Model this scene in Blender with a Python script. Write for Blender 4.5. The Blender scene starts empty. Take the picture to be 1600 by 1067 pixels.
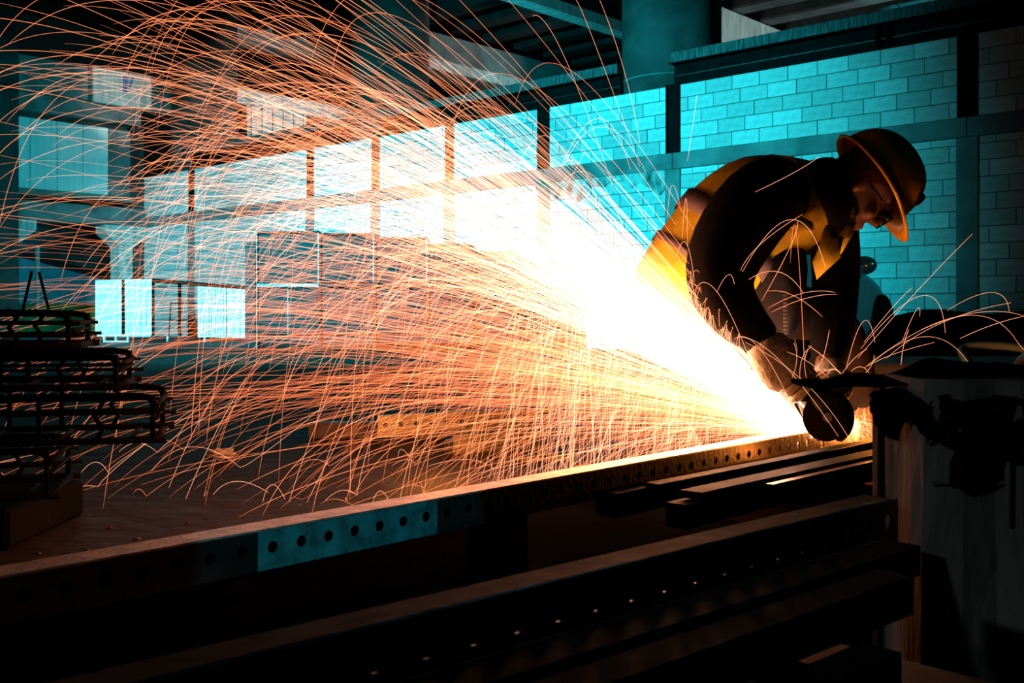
import bpy, bmesh, math, random
import numpy as np
from mathutils import Vector, Matrix

random.seed(7)
rng = np.random.default_rng(11)
S = bpy.context.scene
COL = S.collection
F = 1650.0          # focal length in pixels of a 1600 px wide frame
CAMZ, HORIZ = 0.5, 490.0

# ------------------------------------------------------------------ camera, world, lights, exposure
cam_d = bpy.data.cameras.new('camera')
cam = bpy.data.objects.new('camera', cam_d); COL.objects.link(cam)
cam.location = (0, 0, CAMZ); cam.rotation_euler = (math.pi / 2, 0, 0)
cam_d.sensor_width = 36.0; cam_d.lens = 36.0 * F / 1600.0
cam_d.shift_y = -(533.5 - HORIZ) / 1600.0
cam_d.clip_start = 0.05; cam_d.clip_end = 200
cam_d.dof.use_dof = True; cam_d.dof.focus_distance = 2.8; cam_d.dof.aperture_fstop = 16
S.camera = cam
S.view_settings.view_transform = 'Standard'; S.view_settings.look = 'None'
S.view_settings.gamma = 1.0; S.view_settings.exposure = 0.0; S.view_settings.use_curve_mapping = False
S.cycles.max_bounces = 6; S.cycles.transparent_max_bounces = 60; S.cycles.sample_clamp_indirect = 3.0
S.cycles.caustics_reflective = False; S.cycles.caustics_refractive = False

w = bpy.data.worlds.new('world'); S.world = w; w.use_nodes = True
w.node_tree.nodes['Background'].inputs[0].default_value = (0.20, 0.58, 0.62, 1)
w.node_tree.nodes['Background'].inputs[1].default_value = 0.007

def P(px, py, Y):
    return Vector(((px - 800) / F * Y, Y, CAMZ - (py - HORIZ) / F * Y))

A0 = Vector((4.436, 12.2, 0)); HANG = math.atan2(-0.676, 0.737)
HM = Matrix.Translation(A0) @ Matrix.Rotation(HANG, 4, 'Z')
def H(x, y, z): return HM @ Vector((x, y, z))

def lamp(name, kind, loc, energy, color, target=None, **kw):
    d = bpy.data.lights.new(name, kind); d.energy = energy; d.color = color
    for k, v in kw.items(): setattr(d, k, v)
    o = bpy.data.objects.new(name, d); COL.objects.link(o); o.location = loc
    if target is not None:
        o.rotation_euler = (Vector(target) - Vector(loc)).to_track_quat('-Z', 'Y').to_euler()
    return o

CYAN = (0.018, 0.80, 0.95); PALE = (0.24, 0.88, 1.0); NEUT = (0.62, 0.92, 0.92); FIRE = (1.0, 0.27, 0.035)
# unseen fill spots added to light the block wall, shelter and end wall
lamp('wall_fill', 'SPOT', (-6.0, 7.0, 3.2), 8200, CYAN, H(-5.4, 0, 1.6), spot_size=math.radians(66), spot_blend=0.75, shadow_soft_size=0.5)
lamp('shelter_fill', 'SPOT', (-8.5, 8.0, 3.0), 7500, PALE, (-6.0, 19.0, 1.0), spot_size=math.radians(44), spot_blend=0.7, shadow_soft_size=0.4)
lamp('end_wall_fill', 'SPOT', (-4.5, 13.5, 2.2), 1300, CYAN, H(-17.3, -2.4, 2.6), spot_size=math.radians(46), spot_blend=0.6, shadow_soft_size=0.4)
# unseen spots added behind the wall, standing in for daylight on the bay beams
lamp('bay_fill', 'SPOT', H(2.0, 5.5, 4.4), 900, NEUT, H(-4.3, 4.2, 5.2), spot_size=math.radians(60), spot_blend=0.5, shadow_soft_size=0.3)
lamp('bay_fill.001', 'SPOT', H(-5.6, 3.6, 4.6), 420, NEUT, H(-10.2, 2.6, 5.35), spot_size=math.radians(60), spot_blend=0.6, shadow_soft_size=0.2)
lamp('bay_fill.002', 'SPOT', H(-11.4, 3.0, 4.6), 620, NEUT, H(-16.4, 2.4, 5.4), spot_size=math.radians(60), spot_blend=0.6, shadow_soft_size=0.2)
lamp('bay_fill.003', 'SPOT', H(-12.5, 0.4, 5.2), 300, (0.8, 0.95, 0.9), H(-17.1, -0.4, 5.45), spot_size=math.radians(28), spot_blend=0.3, shadow_soft_size=0.1)
lamp('deck_fill', 'SPOT', H(-8.5, -4.5, 3.6), 60, (0.05, .6, .65), H(-3.6, 0, 4.6), spot_size=math.radians(44), spot_blend=0.7, shadow_soft_size=0.3)  # unseen spot added to light the column above the wall
lamp('car_fill', 'SPOT', (6.5, 3.0, 3.2), 260, CYAN, (3.3, 9.6, 0.5), spot_size=math.radians(34), spot_blend=0.8, shadow_soft_size=0.4)  # unseen spot added to brighten the car and the slab
lamp('rail_fill.001', 'SPOT', (-1.5, -0.3, 1.25), 45, (.38, .52, .54), (.42, 1.22, .28), spot_size=math.radians(15), spot_blend=0.7, shadow_soft_size=0.05)  # unseen spot added for the front rail's edge and the bin
# unseen spot added behind the camera to light the teal patch on the near rail
lamp('rail_fill', 'SPOT', (1.2, -0.3, 1.6), 42, (0.02, .75, .9), P(538, 852, 1.62), spot_size=math.radians(11.5), spot_blend=0.15, shadow_soft_size=0.01)
# the glow of the cut itself
SRC = P(1266, 678, 2.70)
lamp('spark_glow', 'POINT', P(1085, 590, 2.74), 4, FIRE, shadow_soft_size=0.05)
lamp('spark_glow.001', 'POINT', P(960, 540, 2.72), 7, FIRE, shadow_soft_size=0.06)
lamp('spark_glow.002', 'POINT', P(1236, 712, 2.48), 0.9, FIRE, shadow_soft_size=0.02)
lamp('spark_glow.003', 'POINT', P(1356, 664, 2.86), 4.5, FIRE, shadow_soft_size=0.03)
lamp('spark_glow.005', 'POINT', P(690, 600, 3.45), 5, FIRE, shadow_soft_size=0.08)
lamp('spark_glow.006', 'POINT', P(1060, 650, 3.15), 5, FIRE, shadow_soft_size=0.08)
lamp('spark_glow.004', 'POINT', P(860, 590, 3.1), 4, FIRE, shadow_soft_size=0.10)

# ------------------------------------------------------------------ helpers
def nt(m):
    m.use_nodes = True
    return m.node_tree, m.node_tree.nodes['Principled BSDF']

MATS = {}
def mat(name, col, rough=0.7, metal=0.0, var=0.25, scale=6.0, bump=0.1, bscale=40.0, rnd=0.0, stretch=None, col2=None, spec=0.5):
    if name in MATS: return MATS[name]
    m = bpy.data.materials.new(name); t, b = nt(m); N, L = t.nodes, t.links
    b.inputs['Roughness'].default_value = rough; b.inputs['Metallic'].default_value = metal; b.inputs['Specular IOR Level'].default_value = spec
    tc = N.new('ShaderNodeTexCoord'); src = tc.outputs['Object']
    if stretch:
        mp = N.new('ShaderNodeMapping'); mp.inputs['Scale'].default_value = stretch
        L.new(src, mp.inputs[0]); src = mp.outputs[0]
    nz = N.new('ShaderNodeTexNoise'); nz.inputs['Scale'].default_value = scale; nz.inputs['Detail'].default_value = 6
    L.new(src, nz.inputs['Vector'])
    cr = N.new('ShaderNodeValToRGB')
    c2 = col2 if col2 else tuple(c * (1 - var) for c in col)
    c1 = tuple(min(1, c * (1 + var * 0.4)) for c in col)
    cr.color_ramp.elements[0].position = 0.33; cr.color_ramp.elements[1].position = 0.62
    cr.color_ramp.elements[0].color = (*c2, 1); cr.color_ramp.elements[1].color = (*c1, 1)
    L.new(nz.outputs['Fac'], cr.inputs[0])
    out = cr.outputs[0]
    if rnd:
        oi = N.new('ShaderNodeObjectInfo'); mr = N.new('ShaderNodeMapRange')
        mr.inputs['To Min'].default_value = 1 - rnd; mr.inputs['To Max'].default_value = 1.0
        L.new(oi.outputs['Random'], mr.inputs['Value'])
        mx = N.new('ShaderNodeMix'); mx.data_type = 'RGBA'; mx.blend_type = 'MULTIPLY'; mx.inputs['Factor'].default_value = 1
        L.new(out, mx.inputs['A']); L.new(mr.outputs[0], mx.inputs['B']); out = mx.outputs['Result']
    L.new(out, b.inputs['Base Color'])
    if bump:
        n2 = N.new('ShaderNodeTexNoise'); n2.inputs['Scale'].default_value = bscale; n2.inputs['Detail'].default_value = 4
        L.new(src, n2.inputs['Vector'])
        bp = N.new('ShaderNodeBump'); bp.inputs['Strength'].default_value = bump; bp.inputs['Distance'].default_value = 0.02
        L.new(n2.outputs['Fac'], bp.inputs['Height']); L.new(bp.outputs[0], b.inputs['Normal'])
    MATS[name] = m
    return m

block_m = mat('aerated_block', (0.72, 0.72, 0.70), 0.9, var=0.16, scale=3.5, bump=0.25, bscale=60, rnd=0.32)
mortar_m = mat('mortar', (0.10, 0.10, 0.10), 0.95)
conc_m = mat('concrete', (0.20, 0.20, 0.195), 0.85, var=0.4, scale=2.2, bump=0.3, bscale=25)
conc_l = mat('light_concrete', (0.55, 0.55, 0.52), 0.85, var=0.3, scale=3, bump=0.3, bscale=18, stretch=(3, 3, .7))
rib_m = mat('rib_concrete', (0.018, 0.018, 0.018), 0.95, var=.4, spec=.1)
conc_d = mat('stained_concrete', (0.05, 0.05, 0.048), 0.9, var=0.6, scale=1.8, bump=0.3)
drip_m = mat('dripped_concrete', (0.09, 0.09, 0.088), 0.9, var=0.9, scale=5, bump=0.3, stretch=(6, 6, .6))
steel_d = mat('dark_steel', (0.004, 0.004, 0.004), 0.8, 0.0, var=0.5, bump=0.1, spec=0.06)
white_m = mat('white_sheet', (0.85, 0.87, 0.86), 0.5, var=0.08, scale=2, bump=0.05, stretch=(8, 8, .5))
black_m = mat('black_rubber', (0.005, 0.005, 0.005), 0.8, var=0.4, spec=.1)
rust_m = mat('oiled_steel', (0.07, 0.052, 0.046), 0.45, 0.6, var=0.55, scale=14, bump=0.12, bscale=80)
zinc_m = mat('zinc_steel', (0.42, 0.42, 0.42), 0.38, 0.8, var=0.35, scale=22, bump=0.1, bscale=90)
teal_light_m = mat('teal_light_paint', (0.10, 0.42, 0.45), 0.5, 0.2, var=0.55, scale=30, bump=0.1, bscale=90)  # teal light put into the colour of the rail patch and edge glint
bare_m = mat('bare_steel', (0.50, 0.48, 0.46), 0.35, 0.85, var=0.3, scale=20, bump=0.1, bscale=100)

def link_mesh(name, me, material, parent=None, smooth=False):
    o = bpy.data.objects.new(name, me); COL.objects.link(o)
    if material is not None and not me.materials: me.materials.append(material)
    if parent is not None: o.parent = parent
    if smooth:
        me.polygons.foreach_set('use_smooth', [True] * len(me.polygons))
    return o
def from_bm(name, bm, material, parent=None, smooth=False):
    bmesh.ops.recalc_face_normals(bm, faces=bm.faces)
    me = bpy.data.meshes.new(name); bm.to_mesh(me); bm.free()
    return link_mesh(name, me, material, parent, smooth)
def tag(o, label, cat, group=None, kind=None):
    o['label'] = label; o['category'] = cat
    if group: o['group'] = group
    if kind: o['kind'] = kind
    return o
def struct(o, label=None):
    o['kind'] = 'structure'
    if label: o['label'] = label
    return o
def empty(name, loc=(0, 0, 0), rz=0.0):
    o = bpy.data.objects.new(name, None); COL.objects.link(o); o.empty_display_size = 0.1
    o.location = loc; o.rotation_euler = (0, 0, rz)
    return o
def hall(name): return empty(name, A0, HANG)

def box(bm, x0, x1, y0, y1, z0, z1, bev=0.0, M=None):
    vs = [bm.verts.new((x, y, z)) for z in (z0, z1) for (x, y) in ((x0, y0), (x1, y0), (x1, y1), (x0, y1))]
    fs = [(0, 3, 2, 1), (4, 5, 6, 7), (0, 1, 5, 4), (1, 2, 6, 5), (2, 3, 7, 6), (3, 0, 4, 7)]
    ff = [bm.faces.new([vs[i] for i in f]) for f in fs]
    if bev:
        es = {e for f in ff for e in f.edges}
        r = bmesh.ops.bevel(bm, geom=list(es), offset=bev, segments=1, affect='EDGES', profile=0.5)
        vs = list({v for f in r['faces'] for v in f.verts} | {v for v in vs if v.is_valid})
    if M is not None:
        for v in vs: v.co = M @ v.co
    return vs
def bobj(name, dims, material, parent=None, bev=0.0, M=None):
    bm = bmesh.new(); box(bm, *dims, bev=bev, M=M)
    return from_bm(name, bm, material, parent)

def tube(bm, pts, r, n=6, cap=True):
    pts = [Vector(p) for p in pts]; k = len(pts)
    rs = r if isinstance(r, (list, tuple)) else [r] * k
    up = None; rings = []
    for i, p in enumerate(pts):
        d = (pts[min(i + 1, k - 1)] - pts[max(i - 1, 0)]).normalized()
        if up is None: up = d.orthogonal().normalized()
        up = (up - d * up.dot(d)); up = up.normalized() if up.length > 1e-6 else d.orthogonal().normalized()
        v = d.cross(up)
        rings.append([bm.verts.new(p + (up * math.cos(a) + v * math.sin(a)) * rs[i]) for a in [2 * math.pi * j / n for j in range(n)]])
    for a, b in zip(rings, rings[1:]):
        for j in range(n): bm.faces.new((a[j], a[(j + 1) % n], b[(j + 1) % n], b[j]))
    if cap: bm.faces.new(rings[0][::-1]); bm.faces.new(rings[-1])
def tobj(name, pts, r, material, parent=None, n=6, smooth=True):
    bm = bmesh.new(); tube(bm, pts, r, n); return from_bm(name, bm, material, parent, smooth)

def loft(bm, secs, n=16, cap=True, noise=0.0, power=1.0):
    """secs: (centre, half_a vector, half_b vector)"""
    rings = []
    for c, a, b in secs:
        ring = []
        for j in range(n):
            t = 2 * math.pi * j / n; ca, sa = math.cos(t), math.sin(t)
            ca = math.copysign(abs(ca) ** power, ca); sa = math.copysign(abs(sa) ** power, sa)
            q = c + a * ca + b * sa
            if noise: q = q + Vector((random.uniform(-1, 1), random.uniform(-1, 1), random.uniform(-1, 1))) * noise
            ring.append(bm.verts.new(q))
        rings.append(ring)
    for a, b in zip(rings, rings[1:]):
        for j in range(n): bm.faces.new((a[j], a[(j + 1) % n], b[(j + 1) % n], b[j]))
    if cap:
        for ring, c, s in ((rings[0], secs[0][0], -1), (rings[-1], secs[-1][0], 1)):
            cv = bm.verts.new(c)
            for j in range(n): bm.faces.new((ring[j], ring[(j + 1) % n], cv))
    return rings
def limb(path, ratio=1.0):
    """path of (centre, radius) or (centre, radius in the picture plane, radius in depth) -> sections"""
    out = []; k = len(path)
    for i, q in enumerate(path):
        c = q[0]; ra = q[1]; rb = q[2] if len(q) > 2 else q[1] * ratio
        d = (path[min(i + 1, k - 1)][0] - path[max(i - 1, 0)][0]).normalized()
        yv = Vector((0, 1, 0)); yv = (yv - d * yv.dot(d)).normalized()
        out.append((c, d.cross(yv) * ra, yv * rb))
    return out
def subsurf(o, lv=1):
    m = o.modifiers.new('s', 'SUBSURF'); m.levels = lv; m.render_levels = lv
    return o
def pxr(px, Y): return px / F * Y

# ------------------------------------------------------------------ the setting
floor_m = mat('packed_earth_floor', (0.036, 0.026, 0.020), 0.6, var=0.55, spec=.35, scale=1.6, bump=0.7, bscale=9, col2=(0.014, 0.011, 0.009))
bm = bmesh.new(); box(bm, -26, 16, -3, 42, -0.2, 0)
struct(from_bm('floor', bm, floor_m))

POSTS = [-0.805, 3.06, 5.37, 7.40, 9.25, 11.13, 15.3]     # distances along the wall
RH, BW = 0.182, 0.395
XL, XR = -17.33, 2.4                                       # hall x of the wall's ends
wall_up = struct(hall('wall_upper')); wall_lo = struct(hall('wall_back'))
bobj('mortar_bed', (XL, XR, 0.014, 0.16, 2.67, 3.58), mortar_m, wall_up)
bobj('mortar_bed', (XL, XR, 0.014, 0.16, 0.0, 2.45), mortar_m, wall_lo)
def unit_block():
    bm = bmesh.new(); box(bm, 0, 1, 0, 0.1, 0, 1); bmesh.ops.recalc_face_normals(bm, faces=bm.faces)
    me = bpy.data.meshes.new('block'); bm.to_mesh(me); bm.free(); me.materials.append(block_m)
    return me
UB = unit_block()
rest = {wall_up: bmesh.new(), wall_lo: bmesh.new()}; nrest = {wall_up: 0, wall_lo: 0}
def lay(root, x, wd, z, ht, single):
    j = random.uniform(-0.004, 0.004); g = 0.005
    if wd < 0.05: return
    if single:
        o = bpy.data.objects.new('block', UB); COL.objects.link(o); o.parent = root
        o.location = (x + g, j, z + g); o.scale = (wd - 2 * g, 1, ht - 2 * g)
    else:
        box(rest[root], x + g, x + wd - g, j, j + 0.1, z + g, z + ht - g); nrest[root] += 1
edges = [XR] + [-p for p in POSTS] + [XL]
for root, z0, z1, hw, lim in ((wall_up, 2.67, 3.58, 0.0, 99), (wall_lo, 0.0, 2.45, 0.0, -6.6)):
    for bi in range(len(edges) - 1):
        xr = edges[bi] - (0.11 if bi else 0); xl = edges[bi + 1] + (0.11 if bi < len(edges) - 2 else 0)
        z, row = z0, 0
        while z < z1 - 0.02:
            ht = min(RH, z1 - z); off = (0.0, 0.52, 0.18, 0.7)[row % 4] * BW
            x = xl - off
            while x < xr - 0.01:
                a, b = max(x, xl), min(x + BW, xr)
                lay(root, a, b - a, z, ht, (root is wall_up) or a > lim)
                x += BW
            z += RH; row += 1
for root, b in rest.items():
    if nrest[root]:
        o = from_bm('block_courses', b, block_m, root); o['kind'] = 'stuff'
    else: b.free()
bm = bmesh.new(); random.seed(12); n = 26
tp = [bm.verts.new((-5.25 + 2.06 * i / n, -0.012, 2.452)) for i in range(n + 1)]
bt = [bm.verts.new((-5.25 + 2.06 * i / n, -0.012, 2.30 - .10 * math.sin(i * .31) - .06 * math.sin(i * 1.1) - random.uniform(0, .05))) for i in range(n + 1)]
for i in range(n): bm.faces.new((tp[i], tp[i + 1], bt[i + 1], bt[i]))
o = from_bm('plaster_patch', bm, mat('stained_plaster', (.40, .40, .38), .9, var=.85, scale=4.5, bump=.5, bscale=22, stretch=(1.6, 1.6, .8)), wall_lo); q = o.modifiers.new('t', 'SOLIDIFY'); q.thickness = .008
# tie band, posts, steel beam and drip-stained sill over it
tie = struct(hall('trim_1'))
for i in range(len(edges) - 1):
    bobj('band_segment', (edges[i + 1] + 0.004, edges[i] - 0.004, -0.03, 0.17, 2.452, 2.668), conc_m, tie, 0.008)
for i, p in enumerate(POSTS):
    hw = 0.105 if i < 3 else 0.07
    s1 = struct(hall('trim_2')); bobj('steel_post', (-p - hw, -p + hw, -0.005, 0.15, 2.67, 3.6), steel_d, s1)
    bobj('post_flange', (-p - hw, -p - hw + 0.02, -0.035, 0.06, 2.67, 3.6), steel_d, s1)
    bobj('post_flange', (-p + hw - 0.02, -p + hw, -0.035, 0.06, 2.67, 3.6), steel_d, s1)
    s2 = struct(hall('trim_3')); bobj('concrete_post', (-p - 0.12, -p + 0.12, -0.03, 0.17, 0, 2.45), conc_m, s2, 0.01)
COLS = [2.5, -3.63, -9.78, -16.1]
colx = sorted(COLS, reverse=True)
spans = [(XR + 3, 2.5), (2.5, -3.63), (-3.63, -9.78), (-9.78, -16.1)]
for k, (xa, xb) in enumerate(spans):
    xa -= 0.45; xb += 0.45
    s = struct(hall('trim_4'))
    bobj('beam_web', (xb, xa, 0.20, 0.24, 3.60, 3.90), steel_d, s)
    bobj('beam_flange', (xb, xa, 0.06, 0.36, 3.585, 3.60), steel_d, s)
    bobj('beam_flange', (xb, xa, 0.06, 0.36, 3.90, 3.915), steel_d, s)
    bobj('mid_rail', (xb, xa, 0.16, 0.20, 3.74, 3.75), rust_m, s)
    for j in range(2):
        bx = xa + (xb - xa) * (0.42 + 0.025 * j)
        bobj('stiffener', (bx - .01, bx + .01, 0.08, 0.2, 3.6, 3.9), steel_d, s)
        bb = bmesh.new()
        for q in range(4): box(bb, bx + .03, bx + .045, 0.185, 0.2, 3.77 + q * .033, 3.783 + q * .033)
        from_bm('bolts', bb, bare_m, s)['kind'] = 'stuff'
    s = struct(hall('trim_5'))
    bobj('sill_strip', (xb, xa, 0.10, 0.5, 3.92, 4.06), drip_m, s)
    bb = bmesh.new()
    for q in range(14):
        bx = random.uniform(xb, xa); tube(bb, [(bx, .2, 4.05), (bx + .02, .2, 4.1), (bx - .03, .18, 4.15)], 0.006, 4)
    from_bm('rebar_ends', bb, steel_d, s)['kind'] = 'stuff'
for x in COLS[:4]:
    bm = bmesh.new()
    rings = []
    bmesh.ops.create_cone(bm, cap_ends=True, segments=48, radius1=0.71, radius2=0.71, depth=8.6, matrix=Matrix.Translation((x, 0.80, 4.3)))
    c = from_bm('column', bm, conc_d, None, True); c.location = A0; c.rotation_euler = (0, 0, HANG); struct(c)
    for zz in (2.0, 3.82, 5.6):
        bm = bmesh.new()
        bmesh.ops.create_cone(bm, cap_ends=True, segments=48, radius1=0.713, radius2=0.713, depth=0.015, matrix=Matrix.Translation((x, 0.80, zz)))
        from_bm('pour_joint', bm, conc_m, c, True)
# ceiling: ribs, cross beams and deck beyond the wall
ceil = struct(hall('ceiling'))
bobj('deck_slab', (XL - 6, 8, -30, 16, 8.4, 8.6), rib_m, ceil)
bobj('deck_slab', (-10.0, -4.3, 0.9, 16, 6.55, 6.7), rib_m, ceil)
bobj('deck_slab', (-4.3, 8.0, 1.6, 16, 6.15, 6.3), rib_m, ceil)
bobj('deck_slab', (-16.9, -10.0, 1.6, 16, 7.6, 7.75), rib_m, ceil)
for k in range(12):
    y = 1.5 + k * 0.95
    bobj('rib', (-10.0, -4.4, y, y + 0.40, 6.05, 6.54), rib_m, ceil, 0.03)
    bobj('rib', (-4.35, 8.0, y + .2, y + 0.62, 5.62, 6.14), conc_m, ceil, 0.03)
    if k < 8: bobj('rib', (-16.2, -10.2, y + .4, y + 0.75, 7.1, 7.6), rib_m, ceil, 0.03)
def cross(name, x, y0, y1, z0, z1, hw, m, ledge=None):
    s = struct(hall(name)); bobj('beam_body', (x - hw, x + hw, y0, y1, z0, z1), m, s, 0.02)
    if ledge: bobj('beam_ledge', (x - hw, x + hw + .12, y0, y1, ledge[0], ledge[1]), conc_l, s, 0.02)
    return s
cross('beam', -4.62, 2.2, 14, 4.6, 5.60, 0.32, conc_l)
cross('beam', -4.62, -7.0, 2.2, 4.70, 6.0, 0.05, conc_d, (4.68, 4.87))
cross('beam', -10.5, 0.9, 14, 5.50, 6.05, 0.3, conc_m, (5.28, 5.50))
cross('beam', -16.75, 0.9, 12, 6.9, 7.5, 0.3, conc_m, (5.40, 5.76))
cross('beam', -17.45, -5.0, 3.5, 5.10, 5.85, 0.3, conc_m)
bm = bmesh.new(); box(bm, -17.15, -17.02, -1.35, 0.95, 5.06, 5.83, 0.015)
lit = struct(hall('panel_wall')); lit.name = 'trim_6'
from_bm('pale_face', bm, conc_l, lit)
blue_m = mat('blue_paint', (0.02, 0.16, 0.42), 0.6, var=0.2)
bm = bmesh.new()                                            # the painted blue stroke with its short slanting arm
box(bm, -17.02, -17.012, -0.66, -0.56, 5.36, 5.74, 0.0)
M = Matrix.Translation((-17.016, -0.46, 5.63)) @ Matrix.Rotation(math.radians(-18), 4, 'X')
box(bm, -.004, .004, -0.025, 0.025, -0.14, 0.12, M=M)
from_bm('blue_mark', bm, blue_m, lit)
s = struct(hall('trim_7'))
bobj('pale_infill', (-16.6, -16.4, 2.1, 3.8, 4.6, 5.40), conc_l, s)
for k in range(6): bobj('infill_joint', (-16.4, -16.39, 2.2 + k * .3, 2.22 + k * .3, 4.6, 5.40), conc_d, s)
# end wall on the left, facing along the hall
lw = struct(hall('wall_left'))
bobj('upper_beam', (-17.75, -17.25, -5.0, -0.1, 4.72, 5.10), conc_m, lw, 0.02)
for k in range(5):
    y1 = -0.25 - k * 0.57
    bobj('panel', (-17.5, -17.38, y1 - 0.555, y1, 3.12, 4.60), white_m if k else conc_m, lw, 0.006)
bobj('panel_backing', (-17.6, -17.5, -5.0, 0, 3.1, 4.72), conc_d, lw)
bobj('ledge', (-17.8, -17.2, -5.0, -0.3, 2.98, 3.10), mat('ledge_brown', (.24, .2, .17), .9), lw, 0.01)
bobj('lintel', (-17.75, -17.25, -5.0, 0.0, 2.45, 2.86), conc_m, lw, 0.02)
bobj('corner_column', (-17.7, -17.25, -0.62, -0.30, 0, 2.45), conc_l, lw, 0.02)
bobj('corner_column', (-17.7, -17.3, -0.30, 0.0, 0, 4.7), conc_d, lw, 0.02)
bm = bmesh.new()                                            # flared capital
for (ya, yb, z) in ((-0.62, -0.30, 2.0), ):
    v = [bm.verts.new(q) for x in (-17.7, -17.22) for q in ((x, -0.62, 1.98), (x, -0.30, 1.98), (x, 0.0, 2.2), (x, 0.0, 2.45), (x, -0.95, 2.45), (x, -0.95, 2.28))]
    bm.faces.new(v[:6][::-1]); bm.faces.new(v[6:])
    for i in range(6): bm.faces.new((v[i], v[(i + 1) % 6], v[6 + (i + 1) % 6], v[6 + i]))
from_bm('capital', bm, conc_l, lw)
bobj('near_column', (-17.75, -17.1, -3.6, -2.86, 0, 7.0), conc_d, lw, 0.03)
bm = bmesh.new()
v = [bm.verts.new(q) for x in (-17.7, -17.25) for q in ((x, -2.86, 1.9), (x, -2.45, 2.25), (x, -2.45, 2.45), (x, -2.86, 2.45))]
bm.faces.new(v[:4][::-1]); bm.faces.new(v[4:])
for i in range(4): bm.faces.new((v[i], v[(i + 1) % 4], v[4 + (i + 1) % 4], v[4 + i]))
from_bm('capital', bm, conc_l, lw)
# the yard wall seen through the opening: blue render above a green dado, under a sloping soffit
yw = struct(hall('wall_far'))
bobj('blue_render', (-21.2, -21.0, -6.5, 1.5, 0.75, 2.2), mat('blue_render', (.30, .42, .5), .9, var=.2), yw)
bobj('green_dado', (-21.2, -20.98, -6.5, 1.5, 0, 0.75), mat('green_dado', (.22, .30, .10), .9, var=.6, scale=2), yw)
M = Matrix.Translation((-20.5, -2.5, 2.15)) @ Matrix.Rotation(math.radians(-13), 4, 'X')
bobj('sloping_soffit', (-.6, .6, -4, 4, 0, 1.3), conc_d, yw, M=M)
lamp('yard_wall_light', 'POINT', H(-19.2, -2.0, 1.9), 26, (0.02, .5, .7), shadow_soft_size=0.3)  # point light on the yard wall beyond the opening
bobj('drain_pipe', (-17.2, -17.12, -2.5, -2.44, 0.4, 1.9), conc_m, lw)

# ------------------------------------------------------------------ white shelter beside the wall
def shelter():
    Y = 18.4
    t = empty('shelter', P(240, 530, Y)); base = t.location.copy()
    L = lambda px, py, y=Y: P(px, py, y) - base
    def quadpanel(name, pxa, pxb, ta, tb, ba, bb, m, th=0.06, y=Y, yb=None):
        bm = bmesh.new(); yb = y if yb is None else yb
        c = [L(pxa, ba, y), L(pxb, bb, yb), L(pxb, tb, yb), L(pxa, ta, y)]
        v = [bm.verts.new(q) for q in c] + [bm.verts.new(q + Vector((0, th, 0))) for q in c]
        bm.faces.new(v[:4]); bm.faces.new(v[4:][::-1])
        for i in range(4): bm.faces.new((v[i], v[(i + 1) % 4], v[4 + (i + 1) % 4], v[4 + i]))
        # shallow upright ribs pressed in the sheet
        n = 5
        if m is white_m:
            for k in range(1, n):
                f = k / n; a = c[0].lerp(c[1], f); d = c[3].lerp(c[2], f)
                tube(bm, [a + Vector((0, -.004, .03)), d + Vector((0, -.004, -.03))], 0.018, 5)
        return from_bm(name, bm, m, t)
    quadpanel('side_panel', 149, 190, 438, 437, 521, 523, white_m, y=Y + .25)
    quadpanel('side_panel', 193, 237, 437, 436, 523, 524, white_m, y=Y + .1)
    quadpanel('front_panel', 309, 330, 446, 448, 527, 527, white_m)
    quadpanel('front_panel', 331, 353, 447, 449, 527, 528, white_m)
    quadpanel('front_panel', 355, 403, 449, 452, 527, 529, white_m)
    quadpanel('roof_edge', 238, 404, 435, 449, 441, 453, steel_d, 0.5, Y - .05)
    for a in ((237, 240, 436, 524), (190, 193, 437, 523), (278, 280, 444, 525), (281, 282, 444, 525)):
        quadpanel('post', a[0], a[1], a[2], a[2], a[3], a[3], steel_d, 0.05, Y + .05)
    bm = bmesh.new()
    for (a, b) in (((267, 471), (264, 524)), ((267, 474), (306, 474)), ((266, 500), (306, 500)), ((295, 490), (294, 524)), ((304, 488), (304, 524)), ((295, 495), (304, 495)), ((295, 505), (304, 505)), ((295, 515), (304, 515)), ((247, 448), (263, 449))):
        tube(bm, [L(*a, Y + .4), L(*b, Y + .4)], 0.012, 5)
    from_bm('ladder_rack', bm, steel_d, t)
    bm = bmesh.new()
    for (a, b) in (((152, 524), (236, 525)), ((163, 525), (163, 535)), ((200, 525), (200, 535)), ((163, 534), (200, 534)), ((181, 525), (181, 534))):
        tube(bm, [L(*a, Y + .02), L(*b, Y + .02)], 0.022, 5)
    from_bm('stand', bm, white_m, t)
    for a, b in (((390, 529), (390, 534)), ((262, 525), (262, 534)), ((320, 527), (320, 534))): tobj('leg', [L(*a, Y + .02), L(*b, Y + .02)], .022, white_m, t, 5)
    return tag(t, 'white ribbed sheet metal shelter with open bay, standing by the block wall', 'shelter')
shelter()

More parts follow.
